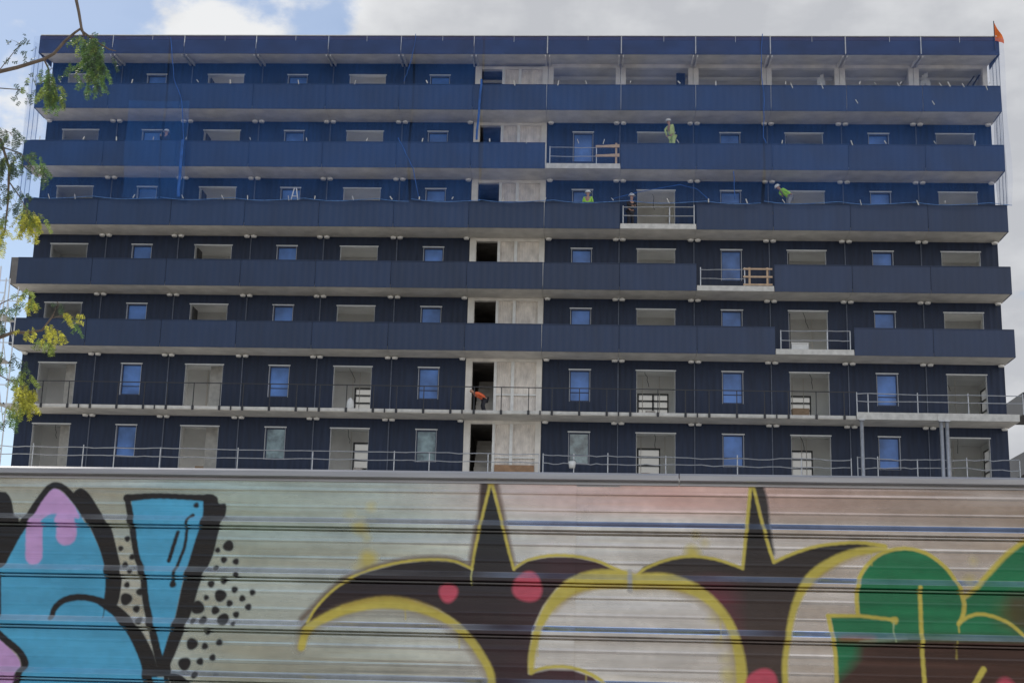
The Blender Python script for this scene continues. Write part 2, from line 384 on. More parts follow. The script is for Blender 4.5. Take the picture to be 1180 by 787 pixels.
# parapet panels
def parapet(k, bay, mat):
    x0, x1 = X(bay) + .012, X(bay + 1) - .012
    if bay == 0: x0 = X(0) - .02
    if bay == 12: x1 = X(13) + .06
    z0, z1 = Z(k) - .01, Z(k) + 1.30
    b = MB(); n = int((x1 - x0) / .30) * 4; y0 = -D - .02
    # trapezoid corrugation, front and back skins
    prof = []
    for i in range(n + 1):
        xx = x0 + (x1 - x0) * i / n; ph = i % 4
        prof.append((xx, y0 - (.004 if ph in (1, 2) else 0)))
    for i in range(n):
        (a, ya), (c, yc) = prof[i], prof[i + 1]
        b.poly([(a, ya, z0), (c, yc, z0), (c, yc, z1 - .03), (a, ya, z1 - .03)])
    b.box(x0, x1, y0 - .03, y0 + .06, z1 - .03, z1)
    b.box(x0, x1, y0 + .012, y0 + .04, z0, z1 - .032)
    if bay == 12: b.box(x1 - .03, x1 + .02, y0 + .002, -.35, z0, z1 - .002)
    if bay == 0:
        if k in (2, 4): b.box(x0 - .32, x0 - .002, y0 + .006, y0 + .10, z0, z1 - .002, 1 if k == 2 else 0); b.box(x0 - .35, x0 - .321, y0 + .002, -.35, z0, z1 - .004)
        else: b.box(x0 - .05, x0 - .002, y0 + .002, -.35, z0, z1 - .004)
    return b.build('parapet_panel', [mat, M['fin']], bld)
for k in range(1, 6):
    for bay in range(13):
        if GAPS.get(k) == bay: continue
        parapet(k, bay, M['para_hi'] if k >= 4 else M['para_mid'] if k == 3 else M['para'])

# twin lamps below each slab at the bay lines
for k in range(0, 6):
    for j in range(0, 14):
        b = MB(); z = Z(k) - .004
        for s in (-1, 1):
            if j == 0 and s < 0 or j == 13 and s > 0 or j == 6 and s > 0 or j == 7 and s < 0: continue
            xx = X(j) + s * .17 + (0 if j not in (6, 7) else s * .03)
            b.disc((xx, -.22, z), .06, .04, 10); b.disc((xx, -.22, z - .04), .15, .09, 14, 0, .12)
        if b.v: b.build('ceiling_lamp', M['lamp'], bld)

# roof slab, fascia, brackets
b = MB()
xa, xb = X(0) - .05, X(13) + .05
zf, zr = 32.02, 32.24
def prism(b, x0, x1, pts, mi=0):
    n = len(pts)
    b.poly([(x0, y, z) for y, z in reversed(pts)], mi); b.poly([(x1, y, z) for y, z in pts], mi)
    for i in range(n):
        (ya, za), (yc, zc) = pts[i], pts[(i + 1) % n]
        b.poly([(x0, ya, za), (x0, yc, zc), (x1, yc, zc), (x1, ya, za)], mi)
prism(b, xa, xb, [(-D + .02, zf), (-.0, zr), (6.6, zr), (6.6, 32.6), (-D + .02, 32.6)])
b.build('roof', M['soffit'], bld)
for bay in range(13):
    x0, x1 = X(bay) + .012, X(bay + 1) - .012
    if bay == 0: x0 = X(0) - .08
    if bay == 12: x1 = X(13) + .08
    b = MB(); b.box(x0, x1, -D - .04, -D + .0, 31.99, 32.72, 0); b.box(x0, x1, -D - .05, -D + .0, 32.722, 32.93, 1)
    b.box(x0, x1, -D - .09, -D + .02, 32.932, 32.965, 2)
    b.build('fascia_panel', [M['fascia'], M['fascia_top'], M['white']], bld)
    for q, h in ((0.0, .75), (.55, .33)):
        if bay == 0 and q == 0: continue
        b = MB(); xx = X(bay + q) + random.uniform(-.15, .15) * (q > 0); z = 32.93
        big = (q == 0 and bay >= 7)
        hh = (.92 if big else h * random.uniform(.7, 1.1))
        b.box(xx - (.024 if big else .010), xx + (.024 if big else .010), -D - .10, -D - .082, z - hh, z + .02)
        b.build('strap', M['slab_edge'], bld)
for j in range(1, 13):
    b = MB()
    for s in (-.1, .1):
        y0, z0, y1, z1 = -D + .05, zf - .01, -.05, zr - .02
        prism(b, X(j) + s - .035, X(j) + s + .035, [(y0, z0 - .10), (y1, z1 - .16), (y1, z1), (y0, z0)])
    b.build('roof_bracket', M['slab_edge' if j < 7 else 'concrete'], bld)
# end returns of the fascia
b = MB()
for x in (X(0) - .13, X(13) + .085):
    b.box(x, x + .045, -D - .03, -.02, 32.0, 32.93)
b.build('fascia_return', M['fascia'], bld)
# gable walls, rear, lower storeys
b = MB()
b.box(X(0) - .026, X(0) + .18, .245, 12, Z(-1), 32.2)
x = X(13) + .026
for (y0, y1, z0, z1) in ((.245, 2.7, Z(-1), Z(1)), (3.9, 12, Z(-1), Z(1)), (.245, 12, Z(1), 32.2), (2.7, 3.9, Z(-1), Z(-1) + .9), (2.7, 3.9, Z(-1) + 2.55, Z(0) + .9), (2.7, 3.9, Z(0) + 2.55, Z(1))):
    b.box(x - .05, x, y0, y1, z0, z1)
b.build('gable_wall', M['wall'], bld)
b = MB()
cuts = sorted(WIN.items())
b.box(X(0), X(13), .02, 12, 0, Z(-1) + .1); b.build('lower_storeys', M['wall'], bld)
for kk in (-2, -3, -4):
    b = MB(); b.box(X(0) - .2, X(13) + .08, -D, 0, Z(kk), Z(kk) + FT); b.build('lower_slab', M['soffit'], bld)

# dark fixed railing in front of the fourth visible storey
def rail_bay(bay):
    b = MB(); y = -D - .02; z = Z(0)
    b.box(X(bay), X(bay + 1), y - .02, y + .02, z + 1.24, z + 1.28)
    for q in (.15, .5, .85):
        b.box(X(bay + q) - .02, X(bay + q) + .02, y - .014, y + .014, z + .19, z + 1.238)
        b.box(X(bay + q) - .055, X(bay + q) + .055, y - .03, y + .0, z - .02, z + .19)
    b.box(X(bay) - .03, X(bay) + .03, y - .03, y, z - .01, z + .19)
    return b.build('railing', M['darkmetal'], bld)
for bay in range(11): rail_bay(bay)

# ------------------------------------------------------------------ guard rails (temporary, galvanised)
def sag(x0, x1, y, z, s, n=8):
    return [(x0 + (x1 - x0) * i / n, y, z - s * 4 * (i / n) * (1 - i / n)) for i in range(n + 1)]
def guard_rail(name, xs, y, z, hs, label, group=None, sagv=.05, mat='galv', r=.022, zj=0.02):
    g = empty(name, (xs[0], y, z), label, 'railing', group)
    for xx in xs:
        b = MB(); b.tube([(xx, y, z), (xx, y, z + hs[0] + random.uniform(.0, .14))], .026); b.build('post', M[mat], g)
    for h in hs:
        b = MB(); P = []
        zz = [z + h + random.uniform(-zj, zj) for _ in xs]
        for i in range(len(xs) - 1):
            seg = [(xs[i] + (xs[i + 1] - xs[i]) * t / 6, y - .03, zz[i] + (zz[i + 1] - zz[i]) * t / 6 - sagv * random.uniform(-.3, 1) * 4 * (t / 6) * (1 - t / 6)) for t in range(7)]
            P += seg if i == 0 else seg[1:]
        b.tube(P, r, 5); b.build('rail', M[mat], g)
    return g
xs = [X(q) for q in (-.15, .45, 1.11, 1.52, 2.12, 3.13, 4.1, 5.15, 5.6, 6.35, 7.0)]
guard_rail('guard_rail', xs, -D + .05, Z(-1) + FT, (.98, .60), 'long galvanised guard rail on the gallery just above the hoarding, left half', sagv=.04)
xs = [X(q) for q in (7.05, 7.44, 7.87, 8.6, 9.5, 10.3, 10.92)]
guard_rail('guard_rail', xs, -D + .05, Z(-1) + FT, (.98, .60), 'galvanised guard rail just above the hoarding between the stair core and the steel props', sagv=.07)
xs = [X(q) for q in (11.0, 11.25, 11.74, 12.35, 13.0)]
guard_rail('guard_rail', xs, -D + .05, Z(-1) + FT, (1.05, .63), 'wavy galvanised guard rail behind the steel props at the lower right', sagv=.08, zj=.07)
guard_rail('guard_rail', [X(11.01), X(11.15), X(11.77), X(12.4), X(13.08)], -D - .02, Z(0) + .335, (.88, .48), 'galvanised guard rail on the projecting platform above the steel props', sagv=.0, zj=.05)
guard_rail('guard_rail', [X(7.06), X(7.68)], -D, Z(4) + .25, (.80, .38), 'thin pale guard rail beside the timber planks in the highest missing parapet', sagv=.04, r=.018)
g = empty('timber_guard', (X(7.68), -D, Z(4) + .25), 'raw timber planks closing the right end of the highest missing parapet', 'guard rail')
for (z0, z1) in ((.83, .92), (.36, .50)):
    b = MB(); b.poly([(X(7.67), -D - .06, Z(4) + .25 + z0 - .04), (X(7.985), -D - .06, Z(4) + .25 + z0 + .03), (X(7.985), -D - .06, Z(4) + .25 + z0 + .14), (X(7.67), -D - .06, Z(4) + .25 + z0 + .07)])
    b.box(X(7.67), X(7.985), -D - .055, -D - .02, Z(4) + .25 + z0 - .02, Z(4) + .25 + z0 + .09); b.build('plank', M['wood'], g)
b = MB(); b.box(X(7.93), X(7.955), -D - .018, -D + .03, Z(4) + .25, Z(4) + 1.3); b.build('post', M['wood'], g)
guard_rail('guard_rail', [X(8.04), X(8.65), X(8.97)], -D, Z(3) + .25, (.82, .38), 'galvanised two bar guard rail in front of the worker in dark clothes', sagv=0)
guard_rail('guard_rail', [X(9.05), X(9.62)], -D, Z(2) + .25, (.78, .34), 'sagging pale guard rail left of the timber rail below a blue door', sagv=.03, r=.018)
g = empty('timber_guard', (X(9.62), -D, Z(2) + .25), 'raw timber guard frame with two uprights, third missing parapet from the top', 'guard rail')
for zz in (.78, .40, .02):
    b = MB(); b.box(X(9.60), X(9.975), -D - .055, -D - .02, Z(2) + .25 + zz, Z(2) + .33 + zz); b.build('plank', M['wood'], g)
for q in (9.67, 9.90):
    b = MB(); b.box(X(q), X(q) + .09, -D - .018, -D + .03, Z(2) + .25, Z(2) + 1.15); b.build('post', M['wood'], g)
guard_rail('guard_rail', [X(10.07), X(10.66), X(10.95)], -D, Z(1) + .25, (.86, .42), 'galvanised guard rail behind a white box, lowest missing parapet', sagv=.02)

# steel props under the projecting platform
for q, lab in ((11.06, 'single grey steel prop under the left end of the projecting platform'), (12.05, 'left of the two paired steel props under the projecting platform'), (12.12, 'right of the two paired steel props under the projecting platform')):
    p = empty('steel_prop', (X(q), -D - .05, 0), lab, 'prop', 'steel props under the platform')
    b = MB(); b.tube([(X(q), -D - .05, .02), (X(q), -D - .05, Z(0) - .05)], .085, 10); b.build('tube', M['galv'], p, True)
    b = MB(); b.box(X(q) - .13, X(q) + .13, -D - .18, -D + .06, Z(0) - .05, Z(0) - .004); b.box(X(q) - .15, X(q) + .15, -D - .2, -D + .1, 0, .03); b.build('end_plate', M['galv'], p)

# ------------------------------------------------------------------ small site items
bx = empty('storage_box', (X(10.33), -1.2, Z(1) + FT), 'white box standing behind the guard rail of the lowest missing parapet', 'box')
b = MB(); b.box(X(10.225), X(10.44), -1.25, -.85, Z(1) + FT, Z(1) + .62); b.build('body', M['white'], bx)
b = MB(); b.box(X(10.22), X(10.445), -1.28, -.82, Z(1) + .622, Z(1) + .66); b.build('lid', M['white'], bx)
bk = empty('bucket', (X(7.42), -1.62, Z(-1) + .60), 'small white bucket on the guard rail just above the hoarding, right of the core', 'bucket')
b = MB(); b.disc((X(7.42), -1.72, Z(-1) + .85), .17, .30, 14, 0, .13); b.build('pail', M['white'], bk, True)
b = MB(); b.tube([(X(7.42) + .17 * cos(t), -1.72, Z(-1) + .83 + .12 * sin(t)) for t in [pi * i / 8 for i in range(9)]], .012, 5); b.build('handle', M['darkmetal'], bk)
sk = empty('plaster_sack', (X(4.5), -.6, Z(0) + FT), 'white sack standing in the doorway of the fourth visible storey, left of the core', 'sack')
bm = bmesh.new(); bmesh.ops.create_uvsphere(bm, u_segments=12, v_segments=8, radius=1)
for v in bm.verts: v.co = Vector((v.co.x * .19 * (1 - .25 * max(v.co.z, 0)), v.co.y * .15, v.co.z * .36 + .36))
me = bpy.data.meshes.new('sack_body'); bm.to_mesh(me); bm.free(); me.materials.append(M['white'])
o = bpy.data.objects.new('sack_body', me); col.objects.link(o); o.parent = sk
# step ladder
sl = empty('step_ladder', (X(3.63), -1.2, Z(3) + FT), 'pale step ladder showing an A shape above the parapet in front of a narrow window', 'ladder')
for s in (-1, 1):
    b = MB(); b.tube([(X(3.63) + s * .42, -1.3, Z(3) + FT), (X(3.63) + s * .05, -1.15, Z(3) + 2.1)], .03, 5); b.build('rail', M['white'], sl)
b = MB()
for h in (.5, .9, 1.3, 1.65): w_ = .42 * (1 - (h - FT) / 2.0) + .03; b.tube([(X(3.63) - w_, -1.25, Z(3) + h), (X(3.63) + w_, -1.25, Z(3) + h)], .022, 5)
b.build('rung', M['white'], sl)

# ------------------------------------------------------------------ people
def skin_mesh(name, verts, edges, radii, mat, parent, sub=2):
    me = bpy.data.meshes.new(name); me.from_pydata(verts, edges, []); o = bpy.data.objects.new(name, me); col.objects.link(o)
    bm = bmesh.new(); bm.from_mesh(me); bm.verts.layers.skin.verify(); bm.to_mesh(me); bm.free()
    for i, r in enumerate(radii): me.skin_vertices[0].data[i].radius = (r, r) if not isinstance(r, tuple) else r
    me.skin_vertices[0].data[0].use_root = True
    me.materials.append(mat)
    s = o.modifiers.new('skin', 'SKIN'); s.use_smooth_shade = True
    d = o.modifiers.new('sub', 'SUBSURF'); d.levels = sub; d.render_levels = sub
    o.parent = parent
    return o

def person(loc, label, top, legs, lean=0., face=0., hat=True, armL=None, armR=None, bend=0., roll=0.):
    """lean: forward tilt of the torso (rad); face: heading, 0 = looking at the camera (-y)"""
    p = empty('person', loc, label, 'person'); p.rotation_euler = (0, 0, face)
    hz = .93 - bend * .25
    def T(x, y, z):                          # torso space: pivot at hips, forward = -y
        zz = z - .93
        return (x, y * cos(lean) - zz * sin(lean), hz + zz * cos(lean) + y * -sin(lean) * -1 * 0 + (-y) * -sin(lean) * 0)
    J = {}
    J['pel'] = (0, 0, hz)
    J['belly'] = T(0, 0, 1.08); J['chest'] = T(0, .01, 1.30); J['neck'] = T(0, 0, 1.49)
    J['jaw'] = T(0, -.02, 1.58); J['head'] = T(0, -.01, 1.67); J['crown'] = T(0, 0, 1.74)
    for s, n in ((-1, 'L'), (1, 'R')):
        J['sh' + n] = T(s * .18, 0, 1.43)
        arm = armL if n == 'L' else armR
        if arm is None: arm = ((s * .23, -.03, 1.15), (s * .24, -.14, .92))
        J['el' + n] = T(*arm[0]); J['wr' + n] = T(*arm[1])
        w = Vector(J['wr' + n]); e = Vector(J['el' + n]); dd = (w - e).normalized(); J['ha' + n] = tuple(w + dd * .10)
        J['hip' + n] = (s * .09, 0, hz - .06)
        J['kn' + n] = (s * .11, -.02 - bend * .16, .49 - bend * .08); J['an' + n] = (s * .12, .03, .10); J['to' + n] = (s * .14, -.14, .04)
    names = list(J); idx = {n: i for i, n in enumerate(names)}
    R = dict(pel=.13, belly=.125, chest=(.17, .12), neck=.055, jaw=.075, head=.095, crown=.06)
    for n in 'LR': R.update({'sh' + n: .06, 'el' + n: .043, 'wr' + n: .03, 'ha' + n: .035, 'hip' + n: .09, 'kn' + n: .058, 'an' + n: .042, 'to' + n: .04})
    E = [('pel', 'belly'), ('belly', 'chest'), ('chest', 'neck'), ('neck', 'jaw'), ('jaw', 'head'), ('head', 'crown')]
    for n in 'LR': E += [('chest', 'sh' + n), ('sh' + n, 'el' + n), ('el' + n, 'wr' + n), ('wr' + n, 'ha' + n), ('pel', 'hip' + n), ('hip' + n, 'kn' + n), ('kn' + n, 'an' + n), ('an' + n, 'to' + n)]
    def sub(ns, grow, es, name, mat):
        ii = {n: i for i, n in enumerate(ns)}
        rr = [tuple(q + grow for q in R[n]) if isinstance(R[n], tuple) else R[n] + grow for n in ns]
        return skin_mesh(name, [J[n] for n in ns], [(ii[a], ii[b]) for a, b in es if a in ii and b in ii], rr, mat, p)
    sub(names, 0, E, 'body', M['skin'])
    sub(['pel', 'belly', 'chest', 'shL', 'elL', 'wrL', 'shR', 'elR', 'wrR'], .018, E, 'jacket', top)
    sub(['pel', 'hipL', 'knL', 'anL', 'hipR', 'knR', 'anR'], .02, E, 'trousers', legs)
    b = MB()
    for n in 'LR':
        a = J['an' + n]; b.box(a[0] - .05, a[0] + .05, -.20, .08, 0, .09)
    b.build('boots', M['darkcloth']).parent = p
    if hat:
        hc = Vector(J['head']) + Vector((0, 0, .02))
        bm = bmesh.new(); bmesh.ops.create_uvsphere(bm, u_segments=16, v_segments=10, radius=.145)
        bmesh.ops.delete(bm, geom=[v for v in bm.verts if v.co.z < -.02], context='VERTS')
        br = bmesh.ops.create_circle(bm, cap_ends=True, segments=16, radius=.175)
        for v in br['verts']: v.co.y = v.co.y * 1.12 - .03; v.co.z -= .01
        for f in bm.faces: f.smooth = True
        bmesh.ops.rotate(bm, verts=bm.verts, cent=(0, 0, 0), matrix=Matrix.Rotation(lean * .6, 3, 'X'))
        bmesh.ops.translate(bm, verts=bm.verts, vec=hc)
        me = bpy.data.meshes.new('hard_hat'); bm.to_mesh(me); bm.free(); me.materials.append(M['helmet'])
        o = bpy.data.objects.new('hard_hat', me); col.objects.link(o); o.parent = p
    return p

def trestle(x, y, z, h, label):
    t = empty('trestle', (x, y, z), label, 'work platform')
    b = MB(); b.box(x - .8, x + .8, y - .25, y + .25, z + h - .05, z + h); b.build('deck', M['wood'], t)
    for s in (-.7, .7):
        for q in (-.2, .2):
            b = MB(); b.tube([(x + s, y + q, z), (x + s * .95, y + q, z + h - .05)], .025); b.build('leg', M['galv'], t)

trestle(8.0, -1.0, Z(4) + FT, .84, 'low work platform carrying the worker in pale yellow')
person((7.92, -1.0, Z(4) + FT + .84), 'worker all in pale yellow with white helmet, leaning over on an upper gallery', M['paleyellow'], M['paleyellow'],
       lean=.35, face=radians(-50), armL=((-.2, -.2, 1.25), (-.16, -.22, .95)), armR=((.2, -.2, 1.22), (.16, -.25, .92)))
person((3.87, -1.15, Z(3) + FT + .12), 'worker in lime vest and white helmet upright before a narrow blue window', M['hivis'], M['darkcloth'], face=radians(170))
person((5.92, -1.0, Z(3) + FT), 'worker in dark clothes with white helmet standing behind the guard rail of the missing parapet', M['darkcloth'], M['darkcloth'],
       lean=.12, face=radians(30), armL=((-.25, -.1, 1.2), (-.1, -.28, 1.12)), armR=((.25, -.1, 1.2), (.08, -.28, 1.15)))
trestle(13.5, -1.0, Z(3) + FT, .95, 'low work platform carrying the bending worker in a lime vest')
person((13.52, -1.0, Z(3) + FT + .93), 'worker in lime vest and grey trousers bending to the left by a wide window', M['hivis'], M['greycloth'],
       lean=.95, face=radians(-80), bend=.5, armL=((-.22, -.25, 1.3), (-.2, -.35, 1.1)), armR=((.22, .05, 1.25), (.3, -.02, 1.0)))
person((-.86, -.45, Z(0) + FT), 'worker in an orange top and dark trousers bending in the stair core doorway', M['orange'], M['darkcloth'],
       lean=1.15, face=radians(-70), bend=.5, hat=False)
person((-17.0, -.9, Z(4) + FT + .22), 'worker in dark clothes with white helmet beside the second window from the left, upper floor', M['darkcloth'], M['darkcloth'],
       face=radians(-30), armL=((-.25, -.12, 1.28), (-.2, -.2, 1.45)))

# ------------------------------------------------------------------ safety nets
def net(x0, x1, z0, z1, y, mat, label, name='safety_net', ropes=True, cat='safety net', group=None):
    n = empty(name, ((x0 + x1) / 2, y, z0), label, cat, group)
    b = MB(); nx = max(6, int((x1 - x0) / .5)); nz = 16
    def P(i, j):
        u = i / nx; v = j / nz
        return (x0 + (x1 - x0) * u + .10 * sin(9 * v + x0) * (1 - v), y + .06 * sin(u * nx * .9 + v * 5) * (1 - .3 * v), z0 + (z1 - z0) * v - .12 * sin(pi * ((u * nx / 7) % 1)) * (1 - v))
    for i in range(nx):
        for j in range(nz): b.poly([P(i, j), P(i + 1, j), P(i + 1, j + 1), P(i, j + 1)])
    b.build('mesh_sheet', M[mat], n, True)
    if ropes:
        b = MB(); b.tube([Vector(P(i, 0)) + Vector((0, -.02, 0)) for i in range(nx + 1)], .015, 5)
        b.build('hem_rope', M['conduit_blue'], n)
        for zt in (30.42, 27.42, 24.46):
            q = x0 + random.uniform(.3, 1.6)
            while q < x1 - .2:
                t_ = MB(); d_ = random.uniform(-.08, .12); t_.tube([(q, y - .03, zt + .06), (q + d_, y - .04, zt - random.uniform(.05, .2))], random.uniform(.014, .03), 4); t_.build('tie', M['slab_edge'], n)
                q += random.uniform(1.2, 4.2)
    return n
M['conduit_blue'] = material('blue_grey_rope', (.10, .22, .48), .8, 0, .3, 6)
nets = [(-23.75, -16.9, 24.42, 'blue debris net over the leftmost bays of the top floors'),
        (-16.8, -4.75, 24.40, 'wide blue debris net left of the stair core on the top floors'),
        (-4.65, -1.35, 24.40, 'narrow blue debris net just left of the stair core'),
        (-1.25, 12.1, 24.40, 'blue debris net from the stair core to the long vertical rope'),
        (12.2, 23.7, 24.42, 'blue debris net over the rightmost bays of the top floors')]
for a, c, z0, lab in nets: net(a, c, z0, 32.78, -1.97, 'net', lab, group='debris nets hung in front of the top floors')
net(-18.6, -15.6, 24.35, 29.3, -2.12, 'net2', 'darker doubled blue net patch by the second window from the left', ropes=False)
# gathered folds and loose ropes
def fold(pts, r, label, name='gathered_net', mat='netfold', cat='net fold'):
    b = MB(); P = []
    pts = [Vector(p) for p in pts]
    for i in range(len(pts) - 1):
        for t in range(4): P.append(pts[i].lerp(pts[i + 1], t / 4) + Vector((random.uniform(-.02, .02), 0, 0)))
    P.append(pts[-1]); b.tube(P, r, 5)
    return tag(b.build(name, M[mat]), label, cat)
fold([(-16.85, -2.05, 32.7), (-16.5, -2.05, 30.5), (-16.0, -2.08, 29.3), (-15.75, -2.1, 27.3)], .022, 'thin upper length of gathered blue net, second bay line from the left')
fold([(-15.78, -2.1, 27.3), (-15.8, -2.1, 25.8), (-15.78, -2.1, 24.4)], .075, 'thick gathered blue net hanging beside the darker net patch')
fold([(-1.35, -2.08, 30.5), (-1.42, -2.08, 29.2), (-1.5, -2.08, 27.4)], .055, 'bright blue gathered net hanging in front of the stair core')
fold([(-4.65, -2.05, 32.9), (-4.72, -2.05, 32.1), (-4.9, -2.05, 31.2), (-5.15, -2.05, 30.4)], .016, 'thin blue rope hanging from the roof left of the core', 'rope', cat='rope')
fold([(12.2, -2.1, 32.9), (12.1, -2.1, 31.2), (12.25, -2.1, 29.4), (12.15, -2.1, 27.6), (12.3, -2.1, 27.3)], .02, 'long blue rope hanging from the roof right of centre', 'rope', cat='rope')
fold([(-5.3, -2.0, 27.5), (-5.0, -2.0, 26.9), (-4.5, -2.0, 25.9), (-4.2, -2.0, 24.5)], .018, 'blue rope curving down across the balcony left of the core', 'rope', cat='rope')
fold([(5.0, -1.9, 24.5), (6.2, -1.9, 24.85), (8.2, -1.9, 25.25), (9.0, -1.9, 25.05), (9.6, -1.9, 24.5)], .014, 'slack blue rope arching over the worker in dark clothes', 'rope', cat='rope')
fold([(10.76, -2.0, 25.9), (10.8, -2.0, 24.5)], .02, 'short blue cord hanging before the window right of the open parapet', 'rope', cat='rope')
# loose ties on top edge of the top parapet, right side: parts of the net there
for (q, z, dz) in ((10.25, 30.4, -.28), (10.65, 30.4, -.3), (11.35, 30.42, -.1), (11.65, 30.42, -.18), (12.2, 30.42, -.15), (12.5, 30.4, -.2), (12.8, 30.4, -.35), (11.1, 29.55, -.2), (12.1, 29.5, -.2)):
    b = MB(); b.tube([(X(q), -2.02, z), (X(q) + .1, -2.03, z + dz)], .02, 4)
    o = b.build('net_tie', M['slab_edge']); tag(o, 'short pale tie on the top parapet at the right end of the building', 'tie', 'pale ties on the top right parapet')
# end nets
for x, lab in ((-23.78, 'thin blue-white net closing the left end of the upper galleries'), (23.53, 'thin pale net closing the right end of the upper galleries')):
    n = empty('end_net', (x, -1, 24.4), lab, 'safety net')
    b = MB(); N_ = 14
    for i in range(N_):
        for j in range(12):
            P = lambda i, j: (x + .05 * sin(i * 1.1 + j * .7) + (.05 if x > 0 else -.05) * (1 - j / 12), (-1.62 if x > 0 else -1.9) + 1.58 * i / N_, 24.45 + 8.2 * j / 12)
            b.poly([P(i, j), P(i + 1, j), P(i + 1, j + 1), P(i, j + 1)])
    b.build('mesh_sheet', M['netpale' if x > 0 else 'net2'], n, True)
    for y in (-1.6, -1.1, -.55):
        b = MB(); b.tube([(x, y, 24.4), (x + .04, y + .03, 28.5), (x, y, 32.4)], .012 if y > -1.8 else .02, 5); b.build('edge_rope', M['netfold' if x < 0 else 'conduit'], n)

# flag at the roof corner
fl = empty('flag', (23.33, -D, 32.9), 'orange pennant flag on a short pole at the right roof corner', 'flag')
b = MB(); b.tube([(23.33, -D - .12, 32.2), (23.33, -D - .12, 33.72)], .022); b.build('pole', M['darkmetal'], fl)
b = MB()
for i in range(8):
    u0, u1 = i / 8, (i + 1) / 8
    f = lambda u, v: (23.34 + u * .44 + .0, -D - .12 + .06 * sin(u * 7 + v), 33.68 - u * .95 - v * (.98 - u * .80) + .03 * sin(u * 9))
    b.poly([f(u0, 1), f(u1, 1), f(u1, 0), f(u0, 0)])
b.build('cloth', M['flag'], fl)

# neighbouring building, right edge
nb = empty('neighbouring_building', (33, 22, 0), 'dark grey neighbouring building with solid balcony bands at the right edge', 'building')
b = MB(); b.box(34.5, 60, 22.3, 30, 0, 23.2); b.build('wall', M['neighbour'], nb)
for z in range(0, 7):
    zt = 20.46 - 3.65 * z + 3.65
    if zt > 1.5:
        b = MB()
        prism(b, 30.86, 60, [(22.2, zt - 1.35), (26, zt - 1.35), (26, zt), (22.2, zt)]) if False else b.box(30.86, 60, 22.2, 26, zt - 1.35, zt)
        if zt < 21: b.build('balcony_band', M['neighbour'], nb)
for z in range(0, 5):
    b = MB(); b.box(36, 45, 22.24, 22.29, 19.3 - 3.65 * z, 20.6 - 3.65 * z); b.build('window', M['greenglass'], nb)

# scaffold stair tower, left edge
M['scaf'] = material('pale_scaffold_steel', (.68, .69, .70), .45, .3, .1, 5)
sc = empty('scaffold_tower', (-24.5, -3.2, 0), 'pale steel scaffold tower at the left end of the building', 'scaffold')
sx = [-26.6, -25.5, -24.5, -23.75, -23.25, -22.8]; sy = [-4.4, -2.9]
top = {0: 20.6, 1: 21.0, 2: 20.9, 3: 20.6, 4: 20.0, 5: 19.6}
for i, xx in enumerate(sx):
    for y in sy:
        b = MB(); b.tube([(xx, y, 0), (xx, y, top[i])], .03); b.build('standard', M['scaf'], sc)
b = MB()
for lv in range(0, 21):
    z = .9 + lv * 1.0
    for i in range(5):
        if z > min(top[i], top[i + 1]): continue
        for y in sy: b.tube([(sx[i], y, z), (sx[i + 1], y, z)], .022, 5)
b.build('ledger', M['scaf'], sc)
b = MB(); b2 = MB()
for lv in range(0, 10):
    z = .9 + lv * 2
    for i in range(5):
        if z + 2 > min(top[i], top[i + 1]) + .5: continue
        b.tube([(sx[i], sy[0], z), (sx[i + 1], sy[0], z + 2)], .022, 5); b2.tube([(sx[i + 1], sy[1], z), (sx[i], sy[1], z + 2)], .022, 5)
b.build('brace', M['scaf'], sc); b2.build('brace', M['scaf'], sc)
for lv in range(0, 9):
    b = MB(); b.box(-26.5, -22.8, -4.35, -2.95, 1.9 + lv * 2, 1.94 + lv * 2); b.build('deck', M['slab_edge'], sc)

# ------------------------------------------------------------------ tree branches (trunk stands left of the frame)
tree = empty('pinnate_tree', (-3.4, -57.0, 0), 'feathery leaved tree reaching in from the left with green and yellow autumn sprays', 'tree')
YT = -56.74
b = MB()
b.tube([(-3.4, -57, 0), (-3.35, -57, 1.6), (-3.2, -56.95, 3.2), (-3.0, -56.9, 5.0), (-2.7, -56.8, 6.6), (-2.2, -56.7, 8.2)], .17, 10, r2=.05)
b.build('trunk', M['bark'], tree, True)
def limb(pts, r, r2):
    b = MB(); b.tube(pts, r, 7, r2=r2); return b.build('limb', M['bark'], tree, True)
limb([(-2.95, -56.9, 5.4), (-2.2, -56.8, 6.1), (-1.5, -56.75, 6.45), (-.85, YT, 6.60), (-.71, YT, 6.635), (-.49, YT, 6.71), (-.41, YT, 6.76), (-.33, YT, 6.87), (-.25, YT, 6.95), (-.2, YT, 6.99)], .022, .009)
limb([(-2.4, -56.75, 7.6), (-1.4, -56.8, 8.0), (-.6, -56.78, 7.75), (-.27, YT, 7.25), (-.235, YT, 7.13), (-.2, YT, 6.99), (-.17, YT, 6.92)], .018, .010)
limb([(-.49, YT, 6.71), (-.44, YT, 6.62), (-.42, YT, 6.5), (-.44, YT, 6.38)], .008, .003)
limb([(-.2, YT, 6.97), (-.08, YT, 6.88), (.05, YT, 6.8), (.11, YT, 6.785)], .010, .004)
limb([(-1.2, YT, 6.5), (-.95, YT, 6.46), (-.68, YT, 6.44), (-.62, YT, 6.43)], .006, .003)
limb([(-1.1, YT, 6.45), (-.85, YT, 6.62), (-.72, YT, 6.82), (-.66, YT, 6.86)], .005, .002)
limb([(-3.1, -56.9, 4.2), (-2.2, -56.8, 5.6), (-1.2, -56.75, 6.1), (-.78, YT, 6.0), (-.68, YT, 5.75), (-.66, YT, 5.45), (-.66, YT, 5.2)], .022, .005)
limb([(-.74, YT, 5.93), (-.6, YT, 5.88), (-.48, YT, 5.75), (-.42, YT, 5.66)], .006, .002)
